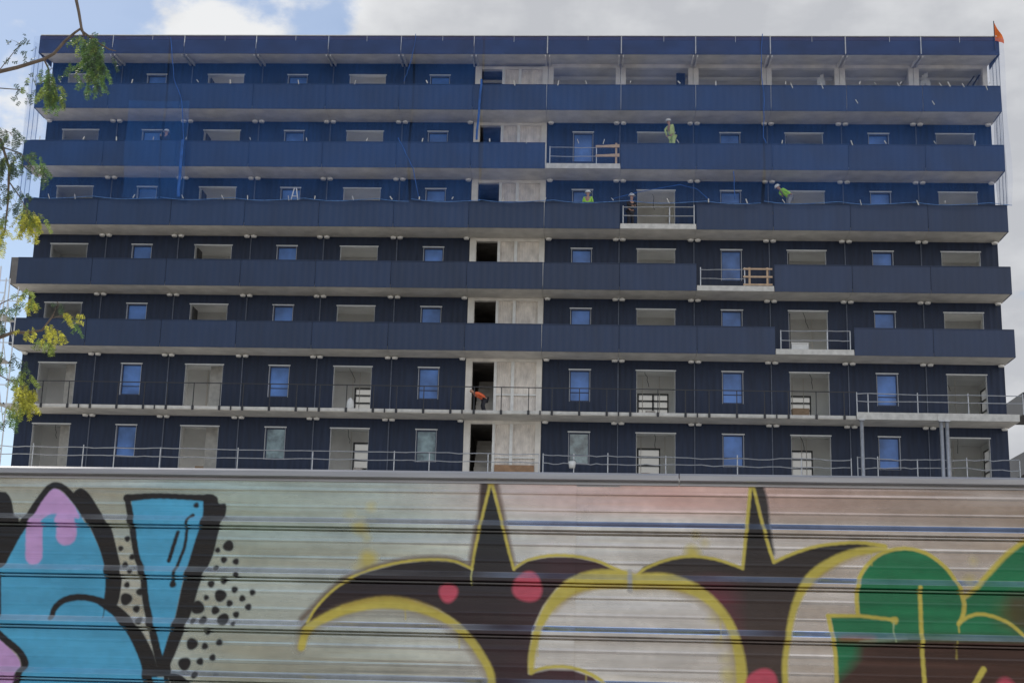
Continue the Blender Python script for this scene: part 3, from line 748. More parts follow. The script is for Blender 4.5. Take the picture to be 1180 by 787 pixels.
limb([(-.68, YT, 5.65), (-.56, YT, 5.5), (-.48, YT, 5.36), (-.45, YT, 5.2)], .006, .002)
limb([(-3.2, -56.9, 3.0), (-2.2, -56.8, 3.9), (-1.2, -56.78, 4.3), (-.6, YT, 4.34), (-.5, YT, 4.38), (-.38, YT, 4.38), (-.27, YT, 4.40), (-.2, YT, 4.51), (-.17, YT, 4.6)], .022, .005)
limb([(-.9, YT, 4.33), (-.65, YT, 4.6), (-.5, YT, 4.68), (-.38, YT, 4.66)], .006, .002)
limb([(-1.1, YT, 4.32), (-.8, YT, 4.15), (-.55, YT, 4.02), (-.40, YT, 3.95), (-.34, YT, 3.8)], .007, .002)
limb([(-.2, YT, 4.5), (-.12, YT, 4.52), (-.05, YT, 4.50)], .004, .002)

def leaf(b, base, d, L, mi, nl=None):
    """one pinnate leaf: rachis with paired leaflets"""
    d = d.normalized(); side = d.cross(Vector((random.uniform(-.5, .5), -1, random.uniform(-.4, .4)))).normalized()
    nl = nl or int(L / .014); n2 = d.cross(side)
    pts = [base + d * L * t / 4 + Vector((0, 0, -.16 * L * (t / 4) ** 2)) for t in range(5)]
    for t in range(4):
        a, c = pts[t], pts[t + 1]; w = side * .0014
        b.poly([a - w, a + w, c + w, c - w], mi)
    for i in range(nl):
        u = .12 + .86 * i / nl; p = base + d * L * u + Vector((0, 0, -.16 * L * u * u))
        for s in (-1, 1):
            ll = random.uniform(.022, .034) * (1 - .35 * abs(u - .5)); wv = ll * .20
            dd = (side * s + d * random.uniform(.25, .6) + n2 * random.uniform(-.5, .5) + Vector((0, 0, -.25))).normalized()
            ww = dd.cross(n2 + Vector((random.uniform(-.4, .4),) * 3)).normalized() * wv
            b.poly([p, p + dd * ll * .35 + ww, p + dd * ll, p + dd * ll * .35 - ww], mi)

LM = [M['leaf_green'], M['leaf_dark'], M['leaf_yellow'], M['leaf_lime'], M['bark']]
# (x, z, rx, rz, count, material index, droop 0..1, leaf length)
CL = [(-.12, 6.84, .15, .10, 46, 0, .6, .13), (-.06, 6.72, .15, .14, 60, 0, .9, .15), (-.02, 6.62, .12, .10, 34, 0, 1, .15), (-.08, 6.48, .08, .05, 10, 0, 1, .13),
      (-.22, 6.62, .09, .04, 16, 0, .4, .12), (-.42, 6.55, .06, .12, 22, 0, .9, .12), (-.40, 6.42, .12, .10, 44, 3, .9, .14), (-.36, 6.36, .10, .07, 26, 0, .9, .12),
      (-.70, 6.80, .07, .06, 8, 1, .5, .07), (-.62, 6.86, .05, .03, 5, 1, .5, .06), (-.80, 6.70, .04, .03, 3, 1, .5, .05),
      (-.55, 6.5, .08, .08, 7, 1, .6, .07), (-.68, 6.42, .07, .05, 6, 1, .8, .07), (-.62, 6.33, .05, .04, 4, 1, .8, .06), (-.60, 6.72, .06, .03, 3, 1, .5, .05),
      (-.72, 5.98, .10, .12, 30, 1, .8, .12), (-.72, 5.74, .10, .14, 30, 1, 1, .12), (-.62, 5.82, .10, .10, 14, 1, .8, .10), (-.68, 5.46, .10, .16, 26, 1, 1, .11), (-.58, 5.5, .08, .12, 12, 1, 1, .10),
      (-.50, 5.82, .09, .06, 16, 0, .8, .13), (-.42, 5.70, .07, .08, 18, 0, 1, .12),
      (-.49, 5.36, .06, .05, 12, 3, .9, .12), (-.45, 5.26, .07, .10, 34, 2, 1, .16), (-.40, 5.30, .07, .05, 8, 3, .8, .13), (-.70, 5.16, .06, .10, 20, 2, 1, .14), (-.68, 5.28, .05, .06, 9, 3, 1, .12),
      (-.42, 4.68, .08, .05, 10, 3, .6, .10), (-.40, 4.60, .07, .04, 8, 2, .8, .09), (-.17, 4.60, .03, .05, 5, 1, .4, .06), (-.06, 4.50, .07, .02, 9, 2, .2, .10), (-.02, 4.44, .05, .04, 3, 0, .9, .09),
      (-.18, 4.36, .06, .07, 22, 2, 1, .12), (-.22, 4.28, .05, .04, 8, 3, 1, .10), (-.36, 4.38, .10, .04, 8, 2, .7, .09), (-.50, 4.55, .08, .08, 10, 0, .7, .09), (-.62, 4.42, .08, .08, 8, 1, .8, .09),
      (-.46, 4.12, .08, .08, 10, 1, .8, .09), (-.58, 4.15, .08, .10, 10, 0, .9, .09),
      (-.40, 4.00, .08, .05, 24, 3, .8, .12), (-.36, 3.90, .09, .05, 26, 2, .8, .12), (-.34, 3.80, .09, .07, 40, 2, 1, .13), (-.40, 3.74, .08, .06, 22, 3, 1, .12), (-.48, 3.68, .06, .08, 10, 0, 1, .10)]
# the rest of the crown, outside the photographed part
for i in range(26):
    a = random.uniform(0, 2 * pi); r = random.uniform(.6, 2.6); z = random.uniform(5.2, 9.5)
    x = -3.6 + r * cos(a)
    if x > -1.6: continue
    CL.append((x, z, .35, .3, 46, random.choice([0, 0, 1, 3]), .8, .16))
b = MB()
for (x, z, rx, rz, n, mi, dr, L) in CL:
    deep = .35 if x < -1.6 else .16
    for i in range(n):
        while True:
            p = Vector((random.uniform(-1, 1), random.uniform(-1, 1), random.uniform(-1, 1)))
            if p.length < 1: break
        base = Vector((x + p.x * rx * .9, YT + p.y * deep * (3 if x < -1.6 else 1), z + p.z * rz * .9 + L * .3 * dr))
        d = Vector((random.gauss(0, .55), random.gauss(0, .5), -dr * 1.1 + random.gauss(0, .4) * (1.3 - dr)))
        m = mi if random.random() < .8 else random.choice([0, 1, 3] if mi != 2 else [3, 2])
        if x > -1.6 and n > 15 and random.random() < .3: continue
        leaf(b, base, d, L * random.uniform(.6, 1.1), m)
        if random.random() < .3: b.tube([(x + p.x * .02, YT, z + rz * .7), tuple((base + Vector((x, YT, z + rz * .5))) / 2 + Vector((0, 0, .01))), tuple(base)], .0022, 3, 4, r2=.001)
b.build('crown', LM, tree)

# ------------------------------------------------------------------ painted steel hoarding
HA = radians(2.25); HD = 5.3336
def hw(s, z, o=0.):      # hoarding coordinates -> world (o = towards the street)
    dx = s * cos(HA) + (HD - o) * sin(HA); dy = -s * sin(HA) + (HD - o) * cos(HA)
    return (CAM.x + dx, CAM.y + dy, z)
def px(x, y):            # graffiti drawing grid -> hoarding metres (flat on the sheets)
    d = FW + RT * ((x - 590) / F_PX) - UP * ((y - 393.5) / F_PX)
    t = HD / (sin(HA) * d.x + cos(HA) * d.y)
    return ((d.x * cos(HA) - d.y * sin(HA)) * t, CAM.z + d.z * t)
PXM = 1 / 315.5          # one drawing unit in metres
A1 = lambda x, y: (x / 3.0625, 530 + y / 3.0625)
A2 = lambda x, y: (330 + x / 3.0625, 530 + y / 3.0625)
A3 = lambda x, y: (600 + x / 3.0625, 530 + y / 3.0625)
A4 = lambda x, y: (795 + x / 3.0625, 530 + y / 3.0625)
A0 = lambda x, y: (x, y)

def spline(pts, closed=False, sub=6):
    P = [np.array(p, float) for p in pts]; n = len(P); out = []
    if n < 3: return np.array(P)
    rngi = range(n) if closed else range(n - 1)
    for i in rngi:
        p0 = P[(i - 1) % n] if closed or i > 0 else P[0]; p1 = P[i]; p2 = P[(i + 1) % n]; p3 = P[(i + 2) % n] if closed or i + 2 < n else P[-1]
        for t in range(sub):
            u = t / sub
            out.append(.5 * ((2 * p1) + (-p0 + p2) * u + (2 * p0 - 5 * p1 + 4 * p2 - p3) * u * u + (-p0 + 3 * p1 - 3 * p2 + p3) * u ** 3))
    if not closed: out.append(P[-1])
    return np.array(out)

class Canvas:
    def __init__(s, S, Zc):
        s.S = S; s.Z = Zc; n = len(S); s.C = np.zeros((n, 3)); s.A = np.zeros(n)
    def sel(s, P, pad):
        lo = P[:, :2].min(0) - pad; hi = P[:, :2].max(0) + pad
        return np.nonzero((s.S > lo[0]) & (s.S < hi[0]) & (s.Z > lo[1]) & (s.Z < hi[1]))[0]
    def put(s, I, m, c, op=1.):
        m = np.clip(m, 0, 1) * op
        c = np.array(c) if not callable(c) else c(s.S[I], s.Z[I])
        s.C[I] = s.C[I] * (1 - m[:, None]) + c * m[:, None]; s.A[I] = s.A[I] * (1 - m) + m
    def stroke(s, f, pts, col, soft=1.0, op=1., curve=True):
        P = np.array([(*px(*f(p[0], p[1])), (p[2] if f is A0 else p[2] / 3.0625) * .5 * PXM) for p in pts])
        if curve: P = spline(P)
        so = soft * PXM; I = s.sel(P, P[:, 2].max() + so * 2)
        if len(I) == 0: return
        best = np.full(len(I), 9.)
        x, y = s.S[I], s.Z[I]
        for a, c in zip(P[:-1], P[1:]):
            dx, dy = c[0] - a[0], c[1] - a[1]; L2 = dx * dx + dy * dy + 1e-12
            t = np.clip(((x - a[0]) * dx + (y - a[1]) * dy) / L2, 0, 1)
            d = np.hypot(x - a[0] - t * dx, y - a[1] - t * dy) - (a[2] + t * (c[2] - a[2]))
            best = np.minimum(best, d)
        best += .0006 * np.sin(x * 210) * np.sin(y * 190)
        s.put(I, .5 - best / (2 * so), col, op)
    def fill(s, f, pts, col, soft=1.0, op=1., curve=True):
        P = np.array([px(*f(p[0], p[1])) for p in pts])
        if curve: P = spline(P, True, 4)
        so = soft * PXM; I = s.sel(P, so * 2)
        if len(I) == 0: return
        x, y = s.S[I], s.Z[I]; ins = np.zeros(len(I), bool); best = np.full(len(I), 9.)
        for i in range(len(P)):
            a, c = P[i], P[(i + 1) % len(P)]
            if a[1] != c[1]:
                cr = (a[1] > y) != (c[1] > y); xi = (c[0] - a[0]) * (y - a[1]) / (c[1] - a[1]) + a[0]; ins ^= cr & (x < xi)
            dx, dy = c[0] - a[0], c[1] - a[1]; L2 = dx * dx + dy * dy + 1e-12
            t = np.clip(((x - a[0]) * dx + (y - a[1]) * dy) / L2, 0, 1)
            best = np.minimum(best, np.hypot(x - a[0] - t * dx, y - a[1] - t * dy))
        sd = np.where(ins, -best, best)
        s.put(I, .5 - sd / (2 * so), col, op)
    def dot(s, f, x, y, r, col, soft=1.2, op=1.):
        c = px(*f(x, y)); rr = (r if f is A0 else r / 3.0625) * PXM; so = soft * PXM
        I = np.nonzero((abs(s.S - c[0]) < rr + so * 2) & (abs(s.Z - c[1]) < rr + so * 2))[0]
        if len(I) == 0: return
        ang = np.arctan2(s.Z[I] - c[1], s.S[I] - c[0])
        d = np.hypot(s.S[I] - c[0], s.Z[I] - c[1]) - rr * (1 + .06 * np.sin(3 * ang + x))
        s.put(I, .5 - d / (2 * so), col, op)

def vnoise(x, y, seed=0):
    r = np.random.default_rng(seed); T = r.random((64, 64)); xi = np.floor(x).astype(int); yi = np.floor(y).astype(int)
    u = x - xi; v = y - yi; u = u * u * (3 - 2 * u); v = v * v * (3 - 2 * v)
    g = lambda a, c: T[a % 64, c % 64]
    return (g(xi, yi) * (1 - u) + g(xi + 1, yi) * u) * (1 - v) + (g(xi, yi + 1) * (1 - u) + g(xi + 1, yi + 1) * u) * v

G = 1.62                                             # lighting on the shaded face
def pc(r, g, b): return np.clip(np.array(srgb(r, g, b)) * G, 0, .9)
BLK = pc(25, 24, 25); BLU = pc(72, 152, 184); LIL = pc(178, 140, 182); YEL = pc(176, 160, 70); MUS = pc(150, 125, 50); GRN = pc(24, 102, 64); BRN = pc(66, 42, 34); RED = pc(172, 66, 82)

def basecoat(cv):
    S, Zc = cv.S, cv.Z
    n1 = vnoise(S * .9 + 7, Zc * 3 + 5, 1); n2 = vnoise(S * 2.2 + 3, Zc * 16, 2); n3 = vnoise(S * 1.6, Zc * 38, 3)
    left = np.clip((-S - .35) / 1.1, 0, 1)
    c = pc(164, 158, 152)[None] * (1 - left[:, None]) + pc(155, 162, 153)[None] * left[:, None]
    pk = np.clip(1 - abs(S - .1) / 1.1, 0, 1) * np.clip((Zc - 2.33) / .06, 0, 1) * .62
    c = c * (1 - pk[:, None]) + pc(168, 118, 106)[None] * pk[:, None]
    warm = np.clip((S - .2) / .8, 0, 1) * np.clip((Zc - 2.30) / .05, 0, 1)
    c = c * (1 - .45 * warm[:, None]) + pc(125, 112, 106)[None] * (.45 * warm[:, None])
    lw = np.clip((-S - 1.7) / .3, 0, 1); c = c * (1 - lw[:, None] * .5) + pc(172, 158, 146)[None] * (lw[:, None] * .5)
    gr = np.clip(n1 * 1.8 - .8, 0, 1) * left * .6; c = c * (1 - gr[:, None]) + pc(134, 152, 136)[None] * gr[:, None]
    c *= (.86 + .22 * n2 + .12 * n3)[:, None]
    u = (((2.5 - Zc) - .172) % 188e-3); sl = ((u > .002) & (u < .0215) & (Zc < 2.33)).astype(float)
    cv.C[:] = c * (1 - sl[:, None] * .8) + (np.array([.80, .80, .82])[None] * np.clip((-S - .4) / .3, 0, 1)[:, None] + np.array([.50, .68, 1.0])[None] * np.clip(1 - (-S - .4) / .3, 0, 1)[:, None]) * sl[:, None] * .8; lft = np.clip((-S - .5) / .5, 0, 1); cv.A[:] = (.08 + .42 * n2) * (1 - sl * (1 - .6 * lft))  # reflected sky blue painted into the right-hand rib slopes' base colour

def paint(cv):
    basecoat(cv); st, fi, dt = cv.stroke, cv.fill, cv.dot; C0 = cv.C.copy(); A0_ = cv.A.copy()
    # ---- first letter (left): blue body with pink crown
    fi(A0, [(-90, 560), (-4, 566), (8, 568), (14, 578), (17, 593), (25, 600), (14, 628), (0, 655), (-40, 700), (-90, 720)], BLK)
    blu = lambda S, Z_: BLU[None] * (1 - .16 * vnoise(S * 3, Z_ * 25, 9))[:, None]
    fi(A0, [(-3, 655), (8, 645), (20, 622), (34, 600), (48, 578), (61, 563), (75, 570), (92, 590), (108, 615), (119, 642), (124, 670), (122, 692), (137, 706), (156, 735), (170, 770), (174, 800), (10, 800), (26, 770), (22, 752), (6, 738), (-3, 728)], blu)
    fi(A0, [(61, 563), (76, 570), (90, 590), (93, 598), (80, 594), (60, 592), (50, 600), (40, 604), (30, 606), (44, 582)], LIL, 1.3)
    st(A0, [(40, 598, 20), (39.5, 640, 21)], LIL, 1.2); st(A0, [(77, 590, 24), (77, 616, 25)], LIL, 1.4)
    fi(A0, [(-40, 715), (-2, 735), (10, 745), (21, 757), (24, 766), (20, 776), (14, 800), (-40, 800)], LIL)
    fi(A0, [(85, 571), (89, 564), (96, 563), (105, 571), (118, 592), (129, 609), (136, 636), (141, 662), (139, 685), (134, 698), (121, 696), (122, 675), (121, 655), (115, 632), (104, 607), (93, 588)], BLK)
    st(A0, [(2, 650, 9), (18, 621, 8), (33, 596, 9), (47, 574, 8), (60, 560, 8), (73, 562, 8), (88, 577, 9), (98, 592, 9)], BLK)
    st(A0, [(-4, 727, 8), (8, 738, 8), (23, 751, 8), (29, 764, 9), (25, 774, 8), (17, 790, 8)], BLK)
    st(A0, [(0, 655, 3.4), (0, 712, 3.4)], BLK, curve=False)
    st(A0, [(60, 711, 6.5), (63, 701, 7), (72, 692.5, 7.5), (84, 688.5, 8), (97, 688, 7.5), (112, 691, 8), (124, 697, 11), (138, 707, 13), (151, 722, 15), (163, 742, 17), (172, 765, 18), (177, 795, 18)], BLK)
    st(A0, [(121, 700, 1), (119, 711, 1)], BLK)
    # ---- second letter: blue wedge
    fi(A0, [(152, 573), (238, 574), (237, 592), (226, 626), (212, 667), (202, 713), (196, 730), (186, 766), (178, 742), (172, 713), (168, 674), (162, 650), (157, 621), (153, 603)], blu, curve=False)
    fi(A0, [(236, 571), (250, 572), (253, 580), (261, 581), (260, 595), (253, 611), (246, 640), (232, 670), (223, 700), (213, 727), (203, 752), (197, 766), (197, 778), (172, 778), (184, 764), (194, 735), (203, 708), (212, 668), (224, 628), (234, 595)], BLK)
    st(A0, [(147, 573, 7), (152, 600, 8), (158, 640, 7), (165, 660, 8), (169, 695, 8), (177, 730, 9), (185, 764, 10)], BLK)
    st(A0, [(147, 574, 9), (180, 571.5, 7), (220, 573, 7), (244, 574, 9)], BLK)
    st(A0, [(171, 772, 8), (171, 795, 8)], BLK); st(A0, [(194, 770, 6), (194, 795, 6)], BLK); fi(A0, [(178, 780), (191, 780), (191, 800), (178, 800)], blu, curve=False)
    fi(A0, [(196, 777), (212, 778), (226, 795), (205, 795)], BLK)
    dt(A1, 695, 160, 10, BLK); st(A1, [(630, 255, 14), (598, 355, 15)], BLK)
    st(A1, [(683, 195, 13), (665, 215, 11), (655, 300, 12), (625, 380, 12), (610, 440, 14)], BLK); dt(A1, 612, 438, 12, BLK)
    for x, y, r in ((452, 278, 11), (428, 312, 10), (468, 342, 11), (443, 370, 12), (465, 393, 10), (450, 440, 11), (495, 465, 13), (447, 490, 22), (483, 525, 13), (495, 567, 14),
                    (808, 303, 20), (770, 318, 10), (792, 352, 12), (834, 358, 12), (765, 382, 11), (838, 405, 11), (792, 425, 13), (747, 437, 13), (830, 457, 12), (893, 467, 11), (780, 478, 22),
                    (857, 488, 12), (730, 485, 10), (700, 520, 24), (812, 505, 12), (878, 518, 12), (762, 530, 15), (835, 545, 12), (720, 565, 15), (790, 562, 22), (828, 577, 9), (685, 567, 11),
                    (735, 603, 13), (680, 648, 21), (725, 656, 12), (776, 643, 12), (752, 696, 12), (708, 710, 13), (653, 718, 23), (692, 757, 13)):
        dt(A1, x, y, r, BLK)
    # ---- yellow overspray under the middle piece
    for f, x, y, r, op in ((A2, 300, 165, 13, .5), (A2, 262, 235, 26, .6), (A2, 225, 195, 20, .25), (A2, 290, 350, 30, .8), (A2, 285, 275, 10, .5), (A2, 255, 380, 20, .4),
                           (A3, 605, 328, 24, .9), (A3, 650, 293, 9, .5), (A3, 618, 266, 8, .5), (A3, 735, 760, 26, .6), (A3, 700, 640, 16, .35), (A4, 985, 430, 22, .6), (A4, 1000, 355, 10, .5), (A4, 130, 700, 22, .35), (A4, 85, 560, 20, .3)):
        dt(f, x, y, r, YEL, 5, op)
    # brown halo
    HAL = pc(88, 66, 48)
    halo = [(A2, [(55, 560, 22), (100, 515, 22), (150, 465, 22), (210, 420, 22), (300, 382, 20), (400, 357, 20), (500, 347, 20), (590, 352, 20), (645, 375, 16)]),
            (A2, [(650, 375, 20), (668, 270, 22), (688, 190, 26), (705, 80, 36)]), (A2, [(735, 75, 24), (765, 205, 20), (790, 320, 16), (803, 375, 14)]),
            (A3, [(835, 90, 40), (855, 150, 34), (868, 230, 22), (890, 330, 12)])]
    for f, pts in halo[:3]: st(f, pts, HAL, 2.5, .8)
    st(*halo[3], BLK, 2, .95)
    fi(A2, [(690, 72), (715, 60), (722, 120), (700, 180), (680, 230), (682, 150)], pc(50, 34, 26), 2, .9)
    # ---- middle figure body
    def body1(S, Z_):
        x0 = px(590, 600)[0]; t = np.clip((2.26 - Z_) / .40, 0, 1)[:, None]; r = np.clip((S - x0 + .02) / .22, 0, 1)[:, None] * .8
        return (BLK[None] * (1 - t) + pc(48, 30, 32)[None] * t) * (1 - r * .5) + pc(74, 34, 42)[None] * r * .5 * (.8 + .4 * vnoise(S * 4, Z_ * 40, 4))[:, None]
    fi(A2, [(52, 600), (78, 560), (112, 512), (162, 462), (222, 422), (300, 392), (400, 366), (500, 355), (590, 360), (655, 388), (664, 330), (690, 215), (722, 88), (757, 215), (790, 330), (803, 386), (855, 355), (930, 342), (1010, 342), (1090, 358), (1170, 390), (1100, 400), (1020, 410), (955, 450), (905, 515), (870, 590), (857, 680), (853, 755), (930, 740), (1010, 742), (1080, 765), (1120, 800), (728, 800), (722, 745), (695, 680), (650, 615), (590, 560), (530, 522), (455, 497), (380, 487), (300, 495), (200, 525), (120, 565)], body1, curve=False)
    st(A2, [(45, 665, 34), (64, 605, 42), (118, 572, 46), (200, 534, 46), (300, 512, 48), (380, 510, 50), (458, 524, 46), (535, 554, 42), (592, 592, 40), (640, 642, 40), (682, 698, 38), (712, 750, 36), (720, 800, 36)], pc(120, 100, 66), 4, .55)
    st(A2, [(55, 660, 26), (72, 605, 30), (120, 567, 32), (200, 530, 34), (300, 507, 38), (380, 504, 40), (460, 518, 34), (540, 548, 30), (600, 585, 28), (650, 635, 28), (690, 692, 27), (718, 745, 26), (728, 800, 26)], YEL, 1.6)
    st(A2, [(200, 518, 12), (300, 493, 14), (380, 488, 14), (460, 502, 12), (540, 532, 8)], MUS, 2.5, .7)
    st(A2, [(75, 572, 9), (105, 522, 9), (155, 468, 9), (215, 425, 9), (300, 386, 9), (400, 361, 9), (500, 351, 9), (590, 356, 9), (655, 383, 9)], YEL)
    st(A2, [(655, 385, 9), (664, 325, 10), (688, 215, 10), (722, 75, 11)], YEL, curve=False); st(A2, [(724, 75, 11), (760, 215, 10), (785, 320, 10), (803, 385, 9)], YEL, curve=False)
    st(A2, [(655, 385, 3.5), (654, 440, 3)], pc(190, 185, 110))
    st(A2, [(803, 384, 9), (850, 354, 9), (930, 337, 10), (1020, 339, 10), (1095, 355, 10), (1150, 378, 10), (1195, 398, 10)], YEL)
    dt(A2, 722, 72, 16, pc(168, 140, 40), 2.5, .9)
    dt(A2, 572, 468, 33, RED, 2); dt(A2, 852, 448, 52, RED, 2)
    # yellow arch (right of the middle figure, mirrored)
    st(A3, [(372, 420, 60), (320, 419, 66), (262, 421, 66), (205, 435, 60), (150, 468, 50), (105, 515, 38), (75, 565, 30), (55, 620, 26), (40, 690, 24), (37, 745, 20)], YEL, 1.8)
    st(A3, [(360, 445, 10), (260, 450, 12), (180, 480, 10), (120, 535, 8)], MUS, 3, .6)
    st(A3, [(37, 750, 10), (80, 733, 11), (150, 728, 11), (215, 741, 11), (270, 768, 12), (310, 800, 12)], YEL)
    # ---- second figure
    def body2(S, Z_):
        xr = px(820, 640)[0]; t = np.clip(1 - abs(S - xr) / .13, 0, 1)[:, None] * np.clip((2.16 - Z_) / .1, 0, 1)[:, None]; d = np.clip((2.27 - Z_) / .35, 0, 1)[:, None]
        return (pc(32, 28, 28)[None] * (1 - d) + pc(62, 48, 42)[None] * d) * (1 - t * .8) + pc(105, 34, 50)[None] * t * .8 * (.7 + .5 * vnoise(S * 3, Z_ * 60, 6))[:, None]
    fi(A3, [(400, 415), (435, 375), (515, 348), (600, 336), (680, 346), (740, 366), (785, 386), (797, 250), (815, 78), (850, 220), (875, 310), (893, 362), (960, 330), (1040, 305), (1120, 294), (1220, 294), (1285, 300), (1220, 310), (1130, 340), (1060, 380), (1005, 430), (970, 500), (950, 600), (930, 700), (935, 800), (785, 800), (775, 700), (755, 620), (720, 550), (660, 490), (600, 450), (520, 420)], body2, curve=False)
    st(A3, [(402, 432, 60), (510, 432, 60), (572, 450, 56), (634, 482, 50), (688, 530, 44), (727, 582, 42), (750, 645, 42), (765, 715, 46), (772, 800, 50)], pc(140, 120, 74), 4, .5)
    st(A3, [(402, 428, 52), (450, 425, 52), (510, 426, 52), (575, 442, 46), (640, 472, 38), (695, 520, 32), (735, 575, 30), (760, 640, 32), (775, 710, 36), (782, 800, 38)], YEL, 1.8)
    st(A3, [(405, 450, 8), (500, 447, 10), (580, 465, 8)], MUS, 3, .6)
    st(A3, [(403, 415, 8), (440, 382, 10), (520, 351, 10), (600, 339, 10), (680, 348, 10), (740, 366, 10), (780, 381, 10)], YEL)
    st(A3, [(783, 382, 11), (797, 240, 12), (813, 72, 12)], YEL, curve=False); st(A3, [(816, 72, 11), (850, 215, 11), (876, 310, 11), (893, 360, 11)], YEL, curve=False)
    st(A3, [(893, 360, 11), (960, 330, 11), (1040, 305, 11), (1120, 294, 11), (1200, 291, 12), (1285, 303, 14)], YEL)
    st(A4, [(692, 312, 12), (640, 318, 24), (580, 327, 28), (520, 350, 32), (455, 390, 36), (410, 435, 34), (378, 495, 26), (358, 560, 22), (345, 640, 20), (335, 720, 20), (338, 800, 20)], YEL, 1.6)
    st(A4, [(620, 335, 8), (540, 362, 9), (470, 402, 9), (425, 450, 8)], MUS, 2.5, .6)
    dt(A3, 853, 792, 54, RED, 2)
    # ---- green piece, right
    grn = lambda S, Z_: GRN[None] * (.8 + .35 * vnoise(S * 2, Z_ * 40, 12))[:, None]
    fi(A4, [(600, 548), (592, 480), (605, 410), (645, 352), (700, 322), (770, 314), (840, 333), (902, 382), (945, 440), (962, 500), (1005, 455), (1075, 375), (1135, 318), (1200, 275), (1400, 200), (1400, 820), (520, 820), (514, 640), (496, 552)], grn, curve=False)
    brn = lambda S, Z_: BRN[None] * (.65 + .6 * vnoise(S * 2, Z_ * 70, 14))[:, None]
    fi(A4, [(640, 640), (760, 628), (950, 626), (1179, 630), (1400, 640), (1400, 830), (560, 830), (590, 700), (600, 650)], brn, 7)
    fi(A4, [(520, 632), (545, 618), (640, 618), (655, 632), (640, 642), (540, 642)], pc(118, 78, 50), 3, .9)
    fi(A4, [(1120, 490), (1180, 470), (1400, 470), (1400, 630), (1150, 600)], pc(72, 48, 34), 8, .8)
    dt(A4, 1120, 545, 40, pc(84, 80, 40), 10, .5)
    st(A4, [(700, 622, 5), (900, 628, 9), (1179, 634, 5)], pc(105, 128, 105), 2, .8)
    st(A4, [(600, 640, 4), (680, 634, 10), (760, 630, 5)], pc(125, 140, 120), 2, .7)
    st(A4, [(592, 545, 14), (588, 475, 14), (602, 405, 14), (645, 350, 13), (700, 320, 13), (770, 312, 13), (840, 332, 13), (903, 380, 13), (945, 440, 13), (966, 500, 15), (964, 545, 15), (948, 578, 13)], YEL)
    st(A4, [(948, 578, 6), (950, 606, 4)], YEL); st(A4, [(950, 575, 12), (985, 551, 12), (1030, 543, 12), (1090, 558, 12), (1140, 585, 12), (1200, 640, 12)], YEL)
    st(A4, [(966, 485, 14), (1000, 458, 16), (1060, 393, 17), (1120, 330, 17), (1200, 272, 17)], YEL, 1.6)
    st(A4, [(488, 548, 13), (600, 549, 12), (722, 563, 12)], YEL, curve=False); dt(A4, 722, 565, 13, YEL)
    st(A4, [(488, 550, 15), (500, 610, 14), (513, 680, 14), (518, 800, 14)], YEL, curve=False)
    st(A4, [(720, 572, 4), (718, 600, 3.5), (724, 640, 4)], pc(150, 165, 120))
    st(A4, [(810, 450, 14), (815, 560, 14), (820, 680, 14), (829, 800, 14)], YEL); st(A4, [(1036, 738, 20), (1000, 800, 18)], YEL)
    dt(A4, 1115, 806, 34, RED, 3)
    st(A3, [(385, 392, 15), (386, 458, 17)], pc(150, 148, 144), 1.5, .9, curve=False)
    for f, x, y, L_, w_ in ((A2, 420, 520, 40, 4), (A2, 610, 600, 60, 5), (A3, 705, 560, 70, 5), (A3, 60, 640, 50, 4), (A4, 640, 320, 50, 5), (A3, 230, 740, 40, 5), (A1, 230, 640, 50, 4), (A4, 940, 640, 60, 5), (A2, 420, 540, 20, 3)):
        st(f, [(x, y, w_), (x + 1, y + L_ * .7, w_ * .8), (x + 1, y + L_, w_ * 1.2)], YEL if f is not A1 else BLU, 1.0, .55, curve=False)
    # paint misses part of the rib shoulders, and is blotchy where the can slowed down
    u = ((2.5 - cv.Z) - .172) % .188; k_ = ((u > .001) & (u < .0215)).astype(float) * (.04 + .34 * vnoise(cv.S * 6, cv.Z * 20, 31)) * (cv.Z < 2.33)
    k2 = ((u > .0402) & (u < .0462)) * .15 * (cv.Z < 2.33); k_ = np.maximum(k_, k2)
    cv.C = cv.C * (1 - k_[:, None]) + C0 * k_[:, None]; cv.A = cv.A * (1 - k_) + A0_ * k_
    g = .84 + .20 * vnoise(cv.S * 9, cv.Z * 22, 33) + .12 * vnoise(cv.S * 45, cv.Z * 60, 34)
    cv.C *= g[:, None]

def profile(z):
    t = (2.5 - z) - .172; n = np.floor(t / .188); u = t - n * .188
    o = np.interp(u, [0, .003, .021, .0350, .0354, .0400, .0404, .0460, .0464, .0510, .0514, .188], [0, .001, .020, .020, -.035, -.035, .010, .010, -.035, -.035, 0, 0])
    o = np.where(t < 0, 0, o)
    v = (t + .188) % .188
    o += .0016 * np.exp(-((v - .088) / .0034) ** 2) + .0012 * np.exp(-((v - .150) / .0030) ** 2)
    return o
zr_ = [2.464]
while zr_[-1] > 1.64: zr_.append(zr_[-1] - .0031)
for n in range(5):
    for u in (0, .003, .021, .0350, .0354, .0400, .0404, .0460, .0464, .0510, .0514): zr_.append(2.5 - .172 - .188 * n - u)
zr_ = sorted([z for z in zr_ if z > 1.62], reverse=True)
zfine = [zr_[0]]
for z in zr_[1:]:
    if zfine[-1] - z > .0003: zfine.append(z)
zlow = []
z = zfine[-1]
while z > .16:
    z -= .0145; zlow.append(z)
ZR = np.array(zfine + zlow)

hoard = empty('painted_hoarding', hw(0, 0), 'corrugated steel hoarding sprayed with blue, yellow, black and green graffiti in front of the site', 'hoarding')

